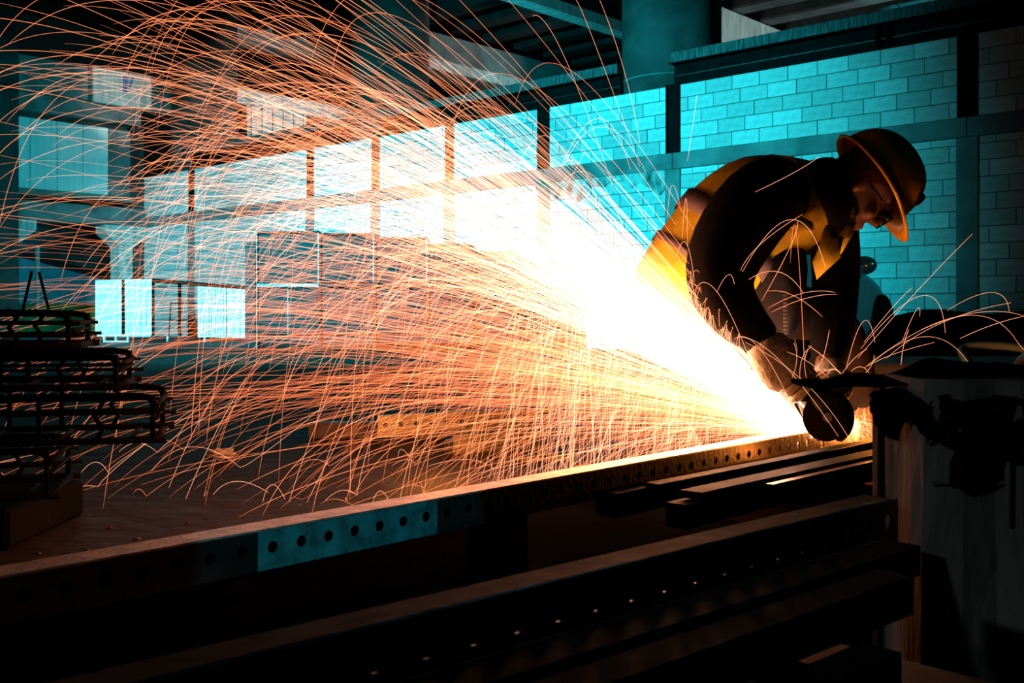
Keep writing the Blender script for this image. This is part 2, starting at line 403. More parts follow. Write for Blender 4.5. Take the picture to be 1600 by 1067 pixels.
# two-tier dark lockers in a row
dark_panel = mat('dark_board', (0.013, 0.016, 0.018), 0.6, var=0.4)
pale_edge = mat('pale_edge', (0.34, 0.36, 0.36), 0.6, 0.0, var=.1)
bays = [(400, 499, 362), (499, 585, 365), (585, 668, 372), (668, 742, 382), (742, 815, 393), (815, 872, 404)]
lk = ['dark two-tier board locker standing next to the white shelter', 'dark two-tier board locker second from the white shelter',
      'dark two-tier board locker third from the white shelter', 'dark two-tier board locker fourth from the white shelter',
      'dark two-tier board locker fifth from the white shelter', 'dark two-tier board locker last of its row, farthest from the white shelter']
for k, (a, b, top) in enumerate(bays):
    Y = 15.0 if k < 5 else 14.75
    t = empty('locker', P((a + b) / 2, 545, Y)); t.location.z = 0
    z1 = CAMZ - (top - HORIZ) / F * Y; zm = CAMZ - (446 - HORIZ) / F * Y; w2 = (b - a) / 2 / F * Y - 0.004
    bobj('carcass', (-w2, w2, .06, .6, .08, z1), dark_panel, t)
    bobj('upper_door', (-w2 + .03, w2 - .03, .02, .06, zm + .04, z1 - .03), dark_panel, t, .006)
    bobj('lower_door', (-w2 + .03, w2 - .03, .02, .06, .2, zm - .04), dark_panel, t, .006)
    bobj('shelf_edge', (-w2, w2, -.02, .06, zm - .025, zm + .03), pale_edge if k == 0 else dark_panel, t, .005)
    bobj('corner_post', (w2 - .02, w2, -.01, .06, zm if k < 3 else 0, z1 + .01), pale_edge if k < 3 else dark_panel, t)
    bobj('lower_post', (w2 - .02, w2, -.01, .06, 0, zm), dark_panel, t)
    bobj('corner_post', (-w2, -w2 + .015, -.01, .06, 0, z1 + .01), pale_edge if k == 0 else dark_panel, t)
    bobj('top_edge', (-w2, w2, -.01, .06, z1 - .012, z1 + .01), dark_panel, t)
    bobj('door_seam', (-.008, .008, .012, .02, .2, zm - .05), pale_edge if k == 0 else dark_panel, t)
    tag(t, lk[k], 'locker', 'dark lockers along the wall')
t = empty('locker', P(390, 545, 15.6)); t.location.z = 0
w2 = pxr(9, 15.6)
bobj('carcass', (-w2, w2, .06, .5, 0, CAMZ + (490 - 377) / F * 15.6), dark_panel, t)
bobj('door', (-w2 + .01, w2 - .01, .03, .06, .1, CAMZ + (490 - 381) / F * 15.6), dark_panel, t)
tag(t, 'narrow dark locker squeezed between the white shelter and the two-tier lockers', 'locker')

# ------------------------------------------------------------------ the car behind the worker
def car():
    W = 1.5
    fw = Vector((0.60, 0.80, 0)).normalized()
    ang = math.atan2(fw.y, fw.x)
    wheel_c = Vector((3.46, 10.0, 0)); right = Vector((fw.y, -fw.x, 0))
    base = wheel_c - fw * 0.0 - right * (W / 2)
    t = empty('car', base, ang)                       # local x forward, y to its left; front axle at x=0
    paint = mat('white_car_paint', (0.55, 0.56, 0.56), 0.25, var=.05, bump=0)
    glass = mat('car_glass', (0.01, 0.012, 0.014), 0.08, var=.1, bump=0)
    # body cross sections along x: (x, half width, bottom, shoulder, top of bonnet)
    secs = [(.62, .45, .32, .50, .56), (.55, .62, .25, .58, .66), (.35, .70, .22, .66, .76), (0, .74, .22, .74, .84), (-.45, .75, .2, .80, .90),
            (-.8, .75, .2, .84, .94), (-1.2, .75, .2, .86, .95), (-1.65, .74, .22, .86, .95), (-1.95, .70, .3, .84, .93), (-2.05, .62, .36, .8, .88)]
    bm = bmesh.new(); rings = []
    for x, hw, zb, zs, zt in secs:
        hw *= 1.07; zs += .05; zt += .07
        prof = [(-hw * .9, zb), (-hw, zb + .12), (-hw, (zb + zs) / 2), (-hw * .98, zs), (-hw * .8, zt), (-hw * .3, zt + .03), (hw * .3, zt + .03), (hw * .8, zt), (hw * .98, zs), (hw, (zb + zs) / 2), (hw, zb + .12), (hw * .9, zb)]
        rings.append([bm.verts.new((x, y, z)) for y, z in prof])
    for a, b in zip(rings, rings[1:]):
        for j in range(12): bm.faces.new((a[j], a[(j + 1) % 12], b[(j + 1) % 12], b[j]))
    bm.faces.new(rings[0]); bm.faces.new(rings[-1][::-1])
    body = from_bm('body', bm, paint, t, True); subsurf(body, 2)
    # wheel arches: dark recess boxes cut by a boolean cylinder
    for x, sgn in ((0, 1), (-1.6, 1), (0, -1), (-1.6, -1)):
        bm = bmesh.new()
        bmesh.ops.create_cone(bm, cap_ends=True, segments=32, radius1=.35, radius2=.35, depth=.30, matrix=Matrix.Translation((x, sgn * .66, .33)) @ Matrix.Rotation(math.pi / 2, 4, 'X'))
        from_bm('wheel_arch', bm, black_m, t, True)
        bm = bmesh.new()
        bmesh.ops.create_cone(bm, cap_ends=True, segments=28, radius1=.29, radius2=.29, depth=.19, matrix=Matrix.Translation((x, sgn * .73, .29)) @ Matrix.Rotation(math.pi / 2, 4, 'X'))
        wh = from_bm('wheel', bm, black_m, t, True)
        bm = bmesh.new()
        bmesh.ops.create_cone(bm, cap_ends=True, segments=20, radius1=.18, radius2=.16, depth=.02, matrix=Matrix.Translation((x, sgn * .83, .29)) @ Matrix.Rotation(math.pi / 2, 4, 'X'))
        from_bm('hub_cap', bm, mat('hub', (.2, .2, .2), .4, .6), wh, True)
    cab = [(-.5, .68, .60, .93), (-1.0, .60, .50, 1.30), (-1.3, .62, .52, 1.34), (-1.7, .60, .50, 1.29), (-1.98, .66, .58, .93)]
    bm = bmesh.new(); rings = []
    for x, lo, hi, z in cab:
        rings.append([bm.verts.new((x, y, zz)) for y, zz in ((-lo - .03, .86), (-hi, z), (0, z + .03), (hi, z), (lo + .03, .86))])
    for a, b in zip(rings, rings[1:]):
        for j in range(4): bm.faces.new((a[j], a[j + 1], b[j + 1], b[j]))
    from_bm('windows', bm, glass, t, True)
    bm = bmesh.new()
    v = [[bm.verts.new((x, y, z)) for y in (-.5, 0, .5)] for x, z in ((-.98, 1.325), (-1.3, 1.375), (-1.72, 1.315))]
    for a, b in zip(v, v[1:]):
        for j in range(2): bm.faces.new((a[j], a[j + 1], b[j + 1], b[j]))
    ro = from_bm('roof', bm, paint, t, True); so = ro.modifiers.new('t', 'SOLIDIFY'); so.thickness = .05
    for sgn in (1, -1):
        bm = bmesh.new()
        bmesh.ops.create_uvsphere(bm, u_segments=14, v_segments=9, radius=1, matrix=Matrix.Translation((-.66, sgn * .84, .93)) @ Matrix.Diagonal((.07, .12, .085, 1)))
        from_bm('wing_mirror', bm, mat('mirror_shell', (.35, .4, .4), .12, .7, bump=0), t, True)
        bm = bmesh.new()
        bmesh.ops.create_uvsphere(bm, u_segments=14, v_segments=9, radius=1, matrix=Matrix.Translation((.48, sgn * .5, .56)) @ Matrix.Diagonal((.09, .13, .07, 1)))
        from_bm('headlamp', bm, glass, t, True)
    bm = bmesh.new()
    box(bm, -.50, -.49, -.765, -.75, .3, .85)
    from_bm('door_seam', bm, black_m, t)
    return tag(t, 'white hatchback car parked along the block wall behind the bent worker', 'car')
car()

# dark tarpaulin mound and low slab to the side
tarp_shade_m = mat('black_tarp_and_shade', (0.002, 0.0022, 0.0025), 0.9, var=.4, bump=.4, bscale=12, spec=0.0)  # also colours the painted ground shade under the rails
bm = bmesh.new(); nx, ny = 30, 10
g = [[None] * (ny + 1) for _ in range(nx + 1)]
for i in range(nx + 1):
    for j in range(ny + 1):
        u, v = i / nx, j / ny
        top = 0.50 * min(1, u * 9) * min(1, (1 - u) * 9) * min(1, v * 4) * min(1, (1 - v) * 4) + .03 * math.sin(u * 17) * math.sin(v * 7) * min(1, u * 9) * min(1, v * 4)
        g[i][j] = bm.verts.new((2.28 + u * 2.2, 6.2 + v * 1.5, max(0.0, top)))
for i in range(nx):
    for j in range(ny): bm.faces.new((g[i][j], g[i + 1][j], g[i + 1][j + 1], g[i][j + 1]))
tag(from_bm('tarpaulin_pile', bm, tarp_shade_m, None, True), 'long low pile under a black tarpaulin in front of the wall beyond the bin', 'pile')
bm = bmesh.new(); box(bm, 1.50, 3.0, 4.5, 5.35, 0, 0.285, 0.012)
tag(from_bm('concrete_slab', bm, mat('grey_slab', (.30, .30, .3), .7, var=.3), None), 'low grey concrete slab lying behind the wrapped bin', 'slab')
hp = [P(1555 + 62 * math.cos(a), 592 - 52 * math.sin(a), 3.3) for a in np.linspace(math.radians(-8), math.radians(188), 26)]
hp = [Vector((p.x, p.y + .10 * math.sin(k * .5), p.z)) for k, p in enumerate(hp)]
hp = [Vector((hp[0].x + .02, hp[0].y, 0.012))] + hp + [Vector((hp[-1].x - .03, hp[-1].y, 0.012))]
tag(tobj('hose', hp, 0.013, mat('hose_rubber', (.10, .16, .17), .45, var=.2), None, 8), 'bent grey hose arching up in a loop behind the wrapped bin', 'hose')

# ------------------------------------------------------------------ rails in the front
def perforated(bm, L, h, th, pitch, r, hz, M, nseg=10, x0=0.0):
    """web plate along local x, z up from 0 to h, thickness th in y, one round hole per pitch"""
    n = max(1, int(round((L - x0) / pitch))); zl, zh = max(0, hz - pitch * .5), min(h, hz + pitch * .5)
    V = lambda x, y, z: bm.verts.new(M @ Vector((x, y, z)))
    for k in range(n):
        xc = x0 + (k + .5) * pitch; a, b = xc - pitch / 2, xc + pitch / 2
        layers = []
        for y in (0, th):
            hole = [V(xc + r * math.cos(2 * math.pi * j / nseg), y, hz + r * math.sin(2 * math.pi * j / nseg)) for j in range(nseg)]
            out = []
            for j in range(nseg):
                c, s_ = math.cos(2 * math.pi * j / nseg), math.sin(2 * math.pi * j / nseg)
                ux, uz = (pitch / 2), ((h - hz) if s_ > 0 else hz)
                f = min(ux / abs(c) if abs(c) > 1e-6 else 9, uz / abs(s_) if abs(s_) > 1e-6 else 9)
                out.append(V(xc + c * f, y, hz + s_ * f))
            for j in range(nseg):
                q = (hole[j], hole[(j + 1) % nseg], out[(j + 1) % nseg], out[j])
                bm.faces.new(q if y == 0 else q[::-1])
                # fill corner triangles
                o1, o2 = out[j], out[(j + 1) % nseg]
            crn = [(b, h), (a, h), (a, 0), (b, 0)]
            for cx, cz in crn:
                cand = sorted(range(nseg), key=lambda j: abs(math.atan2(math.sin(math.atan2(cz - hz, cx - xc) - 2 * math.pi * j / nseg), math.cos(math.atan2(cz - hz, cx - xc) - 2 * math.pi * j / nseg))))[:2]
                bm.faces.new((out[cand[0]], out[cand[1]], V(cx, y, cz)))
            layers.append(hole)
        for j in range(nseg):
            bm.faces.new((layers[0][j], layers[1][j], layers[1][(j + 1) % nseg], layers[0][(j + 1) % nseg]))
    for (xa, xb, za, zb) in ((x0, x0 + n * pitch, 0, 0), (x0, x0 + n * pitch, h, h)):
        bm.faces.new((V(xa, 0, za), V(xb, 0, za), V(xb, th, za), V(xa, th, za)))

def rail_matrix(p0, p1):
    d = (p1 - p0); L = d.length; d.normalize()
    y = Vector((0, 0, 1)).cross(d).normalized()          # points away from the camera
    z = d.cross(y)
    M = Matrix((( d.x, y.x, z.x, p0.x), (d.y, y.y, z.y, p0.y), (d.z, y.z, z.z, p0.z), (0, 0, 0, 1)))
    return M, L
def slotted_rail(name, p0, p1, h, fl, pitch, r, hz, m, mtop, label, back=True, lit_patch=None, edge=None):
    """C section: perforated front web, top flange going back, lower flange"""
    M, L = rail_matrix(p0, p1)
    o = empty(name); o.matrix_world = M; I = Matrix.Identity(4)
    bm = bmesh.new(); perforated(bm, L, h, 0.003, pitch, r, hz, I); from_bm('perforated_web', bm, m, o)
    bobj('top_flange', (0, L, -0.0005, fl, h, h + 0.003), mtop, o)
    bobj('lower_flange', (0, L, 0.003, fl * .8, 0, 0.003), m, o)
    if back: bobj('back_web', (0, L, fl - .003, fl, 0.003, h), m, o)
    if edge: tobj('edge_glint', [(0, -.001, h + .0015), (L, -.001, h + .0015)], .0016, edge, o)  # thin tube added as a teal glint along the flange edge
    if lit_patch:  # thin plate carrying the patch of teal light in its colour
        bm = bmesh.new(); perforated(bm, lit_patch[1], h - .001, 0.0012, pitch, r, hz, Matrix.Translation((0, -0.0013, 0.0005)), x0=lit_patch[0])
        from_bm('teal_light_patch', bm, lit_patch[2], o)['label'] = 'teal light painted on a stretch of the rail web'
    return tag(o, label, 'rail')
pink_m = mat('spark_lit_flange', (0.85, 0.74, 0.70), 0.42, 0.7, var=.35, scale=40, bump=.15, bscale=120)  # pink spark light put into the flange colour
rA0 = Vector((-0.561, 1.234, 0.142)); dA = Vector((.672, .741, 0)); rA0 = rA0 - dA * 0.18
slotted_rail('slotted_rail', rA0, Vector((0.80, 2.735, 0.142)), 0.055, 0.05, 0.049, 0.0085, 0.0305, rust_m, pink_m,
             'long slotted steel rail being cut by the worker, its top edge tinted pink with painted spark light', lit_patch=(0.49, 0.833, teal_light_m))
slotted_rail('slotted_rail', Vector((.812, 2.748, .142)), Vector((.900, 2.845, .142)), 0.055, 0.05, 0.049, 0.0085, 0.0305, bare_m, bare_m,
             'short slotted rail length beyond the cut, lit orange beside the grinder')
dC = Vector((.734, .679, 0))
c1 = Vector((.159, 1.0, .219))
slotted_rail('slotted_rail', c1 - dC * 0.75, c1 + dC * .405, 0.055, 0.034, 0.047, 0.0095, 0.0305, rust_m, mat('dull_flange', (.024, .018, .017), .7, .0, spec=.05, var=.4, scale=20),
             'slotted steel rail in the front bundle with orange light in its round holes', back=False, edge=MATS['teal_light_paint'])
M, L = rail_matrix(Vector((.159, 1.0, .004)) + Vector((-.679, .734, 0)) * .27 - dC * .78, Vector((.159, 1.0, .004)) + Vector((-.679, .734, 0)) * .27 + dC * .45)
bm = bmesh.new(); box(bm, 0, L, 0, .014, 0, .112, .001); o = from_bm('flat_bar', bm, bare_m); o.matrix_world = M  # added bar whose lit top edge shows orange through the holes
tag(o, 'flat steel bar added behind the front slotted rail to put orange light in its holes', 'bar')
def bar(name, p0, p1, w, h, m, label, hollow=0.0):
    M, L = rail_matrix(p0, p1); o = None
    if not hollow:
        bm = bmesh.new(); box(bm, 0, L, 0, w, 0, h, 0.0012); o = from_bm(name, bm, m)
    else:
        bm = bmesh.new(); th = hollow
        for d in ((0, L, 0, w, 0, th), (0, L, 0, w, h - th, h), (0, L, 0, th, th, h - th), (0, L, w - th, w, th, h - th)): box(bm, *d)
        o = from_bm(name, bm, m)
    o.matrix_world = M
    return tag(o, label, 'bar')
n_ = Vector((.679, -.734, 0))                            # toward the camera from rail C
def along(px, y, Y, z, a, b, d):
    k = (px - 800) / F; c = Vector((k * Y, Y, z)); return c + d * a, c + d * b
p, q = along(1062, 0, .985, .1995, -.75, .385, dC); bar('flat_bar', p + n_ * .045, q + n_ * .045, .045, .034, MATS['dull_flange'], 'dark flat bar under the front slotted rail with an orange rim', 0.003)
o = [q for q in bpy.data.objects if q.get('label', '').startswith('dark flat bar under the front')][0]
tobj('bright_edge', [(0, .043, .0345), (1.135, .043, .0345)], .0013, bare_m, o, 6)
p, q = along(1290, 0, 1.03, .19, -.85, .12, dC); bar('square_tube', p + n_ * .03, q + n_ * .03, .04, .04, MATS['dull_flange'], 'dark square tube second below the front slotted rail', 0.003)
p, q = along(1290, 0, .935, .150, -.6, .08, dC); bar('square_tube', p + n_ * .03, q + n_ * .03, .04, .04, MATS['dull_flange'], 'dark square tube lowest and nearest in the front bundle', 0.003)
dB = Vector((.69, .724, 0))
blue_s = mat('teal_sheen_steel', (.009, .020, .024), .7, .0, var=.4, scale=18, spec=.06)  # dark steel with the teal sheen put into its base colour
def barB(px, py, top, a, w, h, m, label, hollow=0):
    Y = (CAMZ - top) * F / (py - HORIZ); k = (px - 800) / F
    c = Vector((k * Y, Y, top - h)); o = bar('steel_bar' if not hollow else 'square_tube', c, c + dB * a, w, h, m, label, hollow)
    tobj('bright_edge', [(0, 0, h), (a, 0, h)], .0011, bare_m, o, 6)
barB(1072, 789, .158, 1.05, .044, .044, blue_s, 'square steel tube whose open end shows in the middle bundle', .003)
barB(1098, 770, .176, 1.05, .05, .014, blue_s, 'brown flat steel bar lying on the open ended square tube')
barB(964, 772, .160, 1.25, .05, .045, blue_s, 'dark square steel tube between the cut rail and the open ended tube', .003)
barB(1032, 757, .178, 1.2, .035, .016, blue_s, 'steel bar with a painted blue sheen tucked along the foot of the cut rail')
barB(1210, 757, .172, 0.85, .02, .012, bare_m, 'thin bright steel bar on top of the middle bundle')
# bearers
wood_m = mat('dark_timber', (0.03, 0.022, 0.016), .85, var=.5, stretch=(1, 8, 8))
for k, (px, Y, zt, lab) in enumerate(((800, 1.86, .141, 'dark timber bearer under the near end of the cut rail'), (1190, 2.52, .113, 'dark timber bearer under the middle bundle of bars'))):
    c = Vector(((px - 800) / F * Y, Y, 0)); M, L = rail_matrix(c - Vector((.741, -.672, 0)) * .07, c + Vector((.741, -.672, 0)) * (.0 if k == 0 else .40))
    bm = bmesh.new(); box(bm, 0, L, -.045, .045, 0, zt, .004); o = from_bm('timber_bearer', bm, wood_m); o.matrix_world = M
    tag(o, lab, 'timber')
c = Vector((.30, 1.12, 0)); M, L = rail_matrix(c - Vector((.679, -.734, 0)) * .05, c + Vector((.679, -.734, 0)) * .20)
bm = bmesh.new(); box(bm, 0, L, -.045, .045, 0, .148, .004); o = from_bm('timber_bearer', bm, wood_m); o.matrix_world = M
tag(o, 'dark timber bearer carrying the front bundle of rails', 'timber')

bm = bmesh.new(); nx = 24; v = []  # thin black layer painting the shade on the near ground
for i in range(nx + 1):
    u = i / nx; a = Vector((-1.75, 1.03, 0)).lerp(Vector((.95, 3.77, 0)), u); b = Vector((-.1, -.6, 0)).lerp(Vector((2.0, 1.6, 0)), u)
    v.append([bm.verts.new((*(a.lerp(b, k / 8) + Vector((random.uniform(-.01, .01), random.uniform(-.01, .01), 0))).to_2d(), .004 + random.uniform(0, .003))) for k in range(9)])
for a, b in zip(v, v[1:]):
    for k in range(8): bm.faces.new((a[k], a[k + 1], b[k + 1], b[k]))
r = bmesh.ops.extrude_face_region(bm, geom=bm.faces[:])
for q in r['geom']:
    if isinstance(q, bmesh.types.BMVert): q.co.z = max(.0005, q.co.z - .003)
tag(from_bm('ground_shade', bm, tarp_shade_m), 'black layer painting the shade on the ground under the rails and bars', 'sheet')
# loose steel on the floor beyond the cut rail
Y = 4.25; h = pxr(24, Y)
bm = bmesh.new(); x0, x1 = P(482, 0, Y).x, P(604, 0, Y).x; th = .003
for d in ((x0, x1, Y, Y + h, 0, th), (x0, x1, Y, Y + h, h - th, h), (x0, x1, Y, Y + th, th, h - th), (x0, x1, Y + h - th, Y + h, th, h - th)): box(bm, *d)
o = from_bm('tube_offcut', bm, bare_m); o.location = (0, 0, 0)
tag(o, 'short square steel tube offcut lying with its open end out on the dirt floor', 'tube')
M, L = rail_matrix(Vector((P(590, 0, 4.12).x, 4.12, .018)), Vector((P(865, 0, 4.45).x, 4.45, .018)))
o = empty('slotted_offcut'); o.matrix_world = M
bm = bmesh.new(); perforated(bm, L, .082, .003, L / 12, .0095, .046, Matrix.Identity(4)); from_bm('perforated_web', bm, bare_m, o)
bobj('lower_flange', (0, L, 0, .05, -.003, 0), bare_m, o); bobj('top_flange', (0, L, .0, .03, .082, .085), bare_m, o)
tag(o, 'slotted steel offcut with a row of round holes lying beyond the cut rail', 'rail')
bobj('o', (0, .1, 0, .1, 0, .1), wood_m).name = 'timber_block'
o = bpy.data.objects['timber_block']; o.location = (P(628, 0, 4.15).x, 4.14, 0); o.scale = (1.6, .9, .15); tag(o, 'small dark timber block under the slotted offcut', 'timber')
M, L = rail_matrix(Vector((P(708, 0, 3.72).x, 3.72, .0)), Vector((P(850, 0, 3.95).x, 3.95, .0)))
bm = bmesh.new(); 
for d in ((0, L, 0, .004, 0, .07), (0, L, 0, .06, 0, .004), (0, .05, .03, .06, 0, .05)): box(bm, *d)
o = from_bm('angle_offcut', bm, bare_m); o.matrix_world = M; tag(o, 'angle steel offcut glowing orange in front of the slotted offcut', 'angle bar')
M, L = rail_matrix(Vector((P(1000, 0, 4.2).x, 4.2, .0)), Vector((P(1330, 0, 4.6).x, 4.6, .0)))
# crumpled paper
pap = mat('white_paper', (.75, .72, .70), .9, var=.1)
bm = bmesh.new(); bmesh.ops.create_icosphere(bm, subdivisions=3, radius=1)
for v in bm.verts:
    n = math.sin(v.co.x * 5 + 1) * math.cos(v.co.y * 7) + math.sin(v.co.z * 9 + v.co.x * 3)
    k = 1 + .22 * n + random.uniform(-.13, .13); tw = .55 + .45 * abs(v.co.x) ** .7
    v.co = Vector((v.co.x * .045 * k, v.co.y * .03 * k, .019 + max(-.018, v.co.z * .022 * k * tw)))
o = from_bm('crumpled_paper', bm, pap); o.location = (P(346, 0, 3.62).x, 3.62, 0.002); tag(o, 'crumpled scrap of white paper on the dirt floor', 'paper')
stone_m = mat('grey_stone', (.18, .15, .13), .9, var=.4)
def stone(x, y, r, lab, grp=None):
    bm = bmesh.new(); bmesh.ops.create_icosphere(bm, subdivisions=2, radius=1)
    for v in bm.verts: v.co = Vector((v.co.x * r * random.uniform(.8, 1.25), v.co.y * r * random.uniform(.8, 1.2), max(-.1 * r, v.co.z * r * .6 * random.uniform(.8, 1.2)) ))
    o = from_bm('stone', bm, stone_m); o.location = (x, y, .1 * r); tag(o, lab, 'stone', grp)
for k in range(9):
    px = 815 + k * 9; Y = 825 / (712 + random.uniform(-4, 10) - 490)
    stone((px - 800) / F * Y, Y, random.uniform(.012, .026), 'dark lump of rubble in the small heap behind the cut rail', 'rubble lumps behind the cut rail')
for px, py in ((294, 818), (322, 811), (172, 826), (137, 860), (215, 843), (60, 866), (205, 765), (265, 738), (345, 750), (560, 765), (470, 720), (612, 742), (372, 712)):
    Y = 825 / (py - 490); stone((px - 800) / F * Y, Y, random.uniform(.004, .009), 'small pebble scattered on the dark dirt floor', 'pebbles on the dirt floor')

# ------------------------------------------------------------------ stacked black wire cages
cage_m = mat('black_coated_wire', (0.003, 0.003, 0.003), 0.7, 0.0, var=.3, spec=.1)
def cage(px_end, Y, z0, h, L, label, tilt=0.03, nup=7):
    d = Vector((.97, .25, 0)).normalized()
    t = empty('wire_cage'); e = P(px_end, 0, Y); x = Vector((-d.y, d.x, 0))
    M = Matrix(((d.x, x.x, 0, e.x), (d.y, x.y, 0, Y), (0, 0, 1, z0), (0, 0, 0, 1))); t.matrix_world = M
    W = .30; rr = .008
    for y in (0, W):
        tobj('top_rail', [(-L, y, h - rr), (-.05, y, h - rr), (-.02, y, h - .012), (-.005, y, h - .03)], rr, cage_m, t)
        tobj('base_rail', [(-L, y, rr), (.015, y, rr)], rr, cage_m, t)
        for f in (.36, .66): tobj('side_wire', [(-L, y, h * f), (.02 if f < .5 else .012, y, h * f)], .0042, cage_m, t)
        for k in range(nup):
            xx = -.012 - k * .115
            if xx < -L: break
            if k == 1: pts = [(xx - .004, y, 0), (xx + .012, y, h * .3), (xx - .004, y, h * .55), (xx + .012, y, h * .8), (xx - .008, y, h)]
            else: pts = [(xx, y, .002), (xx, y, h - rr)]
            tobj('upright', pts, .0062, cage_m, t)
    for zz, r in ((rr, rr), (h - .03, .006), (h * .5, .0042)): tobj('end_wire', [(-.005, 0, zz), (-.005, W, zz)], r, cage_m, t)
    for k in range(6): tobj('floor_wire', [(-.06 - k * .15, 0, rr), (-.06 - k * .15, W, rr)], .005, cage_m, t)
    return tag(t, label, 'cage', 'stacked black wire cages')
CY = 2.30
cage(82, CY, 0.095, .115, 1.1, 'black wire cage at the bottom of the stack, standing on the dirt floor')
cage(248, CY, 0.218, .112, 1.1, 'black wire cage second from the floor, sticking out furthest of its stack')
cage(190, CY, 0.333, .085, 1.1, 'black wire cage second from the top of its stack')
cage(116, CY, 0.421, .088, 1.0, 'black wire cage on top of the stack, beneath two thin leaning rods')
# support under the overhanging second cage
bm = bmesh.new(); box(bm, -1.85, -1.06, 2.22, 2.62, 0, .0885, .01); tag(from_bm('crate', bm, black_m), 'flat black crate under the lowest wire cage', 'crate')
for k, (a, b, lab) in enumerate((((36, 486), (50, 423), 'thin black steel rod leaning to one side on top of the cage stack'), ((76, 492), (61, 425), 'thin black steel rod leaning the other way on the cage stack'))):
    pa, pb = P(*a, 2.42), P(*b, 2.42); pa.z = .510
    tag(tobj('steel_rod', [pa, pb], .0035, cage_m), lab, 'rod')

# ------------------------------------------------------------------ wrapped bin at the right
card_m = mat('dull_cardboard', (0.13, 0.118, 0.106), .9, var=.35, scale=5, bump=.5, bscale=9, stretch=(2, 2, .6))
def wrapped_bin():
    t = empty('wrapped_bin', (P(1500, 0, 1.30).x, 1.30, 0))
    bm = bmesh.new(); rings = []
    prof = [(0, 1.06), (.1, 1.05), (.2, 1.035), (.28, 1.0), (.36, .985), (.40, .98), (.42, .975)]
    out = [(-.066, -.01), (-.064, -.045), (-.05, -.050), (-.02, -.058), (.02, -.05), (.05, -.056), (.09, -.05), (.12, -.055), (.125, .0), (.12, .10), (0, .12), (-.060, .10)]
    for z, s in prof:
        rings.append([bm.verts.new((x * s + random.uniform(-.0015, .0015), y * s + random.uniform(-.002, .002), z)) for x, y in out])
    n = len(out)
    for a, b in zip(rings, rings[1:]):
        for j in range(n): bm.faces.new((a[j], a[(j + 1) % n], b[(j + 1) % n], b[j]))
    bm.faces.new(rings[0][::-1]); bm.faces.new(rings[-1])
    from_bm('cardboard_wrap', bm, card_m, t)
    bobj('corner_strip', (-.072, -.062, .085, .105, 0, .37), black_m, t)
    # taped fold across the wrap
    bobj('tape_fold', (-.06, .03, -.060, -.056, .30, .303), card_m, t)
    bobj('tape_fold', (.03, .033, -.061, -.055, .25, .36), card_m, t)
    # crumpled black plastic over the rim
    bm = bmesh.new(); n = 40; rr = []
    for k, (z, s) in enumerate(((.356, 1.0), (.37, 1.04), (.385, 1.05), (.395, 1.04), (.402, .98), (.405, .7), (.407, .35))):
        ring = []
        for j in range(n):
            a = 2 * math.pi * j / n; ca, sa = math.cos(a), math.sin(a)
            f = 1 + .05 * math.sin(a * 11 + k) + random.uniform(-.02, .02); q = .55
            x = .092 * math.copysign(abs(ca) ** q, ca) * s * f + .012; y = .084 * math.copysign(abs(sa) ** q, sa) * s * f + .03
            zz = z + (.015 * math.sin(a * 7 + 1) if k == 0 else .004 * math.sin(a * 5 + k))
            ring.append(bm.verts.new((x, y, zz)))
        rr.append(ring)
    for a, b in zip(rr, rr[1:]):
        for j in range(n): bm.faces.new((a[j], a[(j + 1) % n], b[(j + 1) % n], b[j]))
    bm.faces.new(rr[-1])
    from_bm('plastic_liner', bm, mat('black_plastic', (.004, .0045, .005), .6, var=.3, bump=.6, bscale=30, spec=.0), t, True)['label'] = 'crumpled black plastic liner over the rim'
    # tied knot
    bm = bmesh.new()
    for a, b in (((-.075, -.075, .37), (-.03, -.085, .345)), ((-.03, -.085, .345), (-.035, -.07, .30)), ((-.03, -.085, .345), (.02, -.08, .385)), ((-.03, -.08, .36), (.03, -.075, .34))):
        tube(bm, [a, Vector(a).lerp(Vector(b), .5) + Vector((0, -.006, .004)), b], [.010, .014, .007], 7)
    from_bm('liner_knot', bm, MATS['black_plastic'], t, True)
    bm = bmesh.new()
    tube(bm, [Vector((.105 + .022 * math.cos(a), -.06, .19 + .05 * math.sin(a))) for a in np.linspace(.6, 5.6, 16)], .0025, 6)
    from_bm('wire_loop', bm, mat('wire_grey', (.25, .3, .3), .4, .6), t, True)
    tag(t, 'tall bin wrapped in dull cardboard with black plastic over its rim, beside the rails', 'bin')
wrapped_bin()
# black board across the bin, reaching towards the grinder
bm = bmesh.new(); nx, ny = 34, 6; g = []
for i in range(nx + 1):
    row = []
    for j in range(ny + 1):
        u, v = i / nx, j / ny
        x = P(1268, 0, 1.36).x + u * .40; y = 1.30 + v * .16
        hump = .016 * math.exp(-((u - .52) / .16) ** 2) + .006 * math.sin(u * 23) * math.sin(v * 3 + 1)
        row.append((x, y, .404 + hump * 1.0 + random.uniform(-.001, .001) + .012 * min(1, u * 4), .4100))
    g.append(row)
tv = [[bm.verts.new((q[0], q[1], q[2] + .004 * min(1, max(0, (i / nx - .27) * 6)))) for q in row] for i, row in enumerate(g)]
bv = [[bm.verts.new((q[0], q[1], q[3])) for q in row] for row in g]
for i in range(nx):
    for j in range(ny):
        bm.faces.new((tv[i][j], tv[i + 1][j], tv[i + 1][j + 1], tv[i][j + 1])); bm.faces.new((bv[i][j], bv[i][j + 1], bv[i + 1][j + 1], bv[i + 1][j]))
for i in range(nx):
    for j in (0, ny): bm.faces.new((tv[i][j], bv[i][j], bv[i + 1][j], tv[i + 1][j]))
for j in range(ny):
    for i in (0, nx): bm.faces.new((tv[i][j], tv[i][j + 1], bv[i][j + 1], bv[i][j]))
fb = from_bm('black_sacking', bm, tarp_shade_m, None, True)
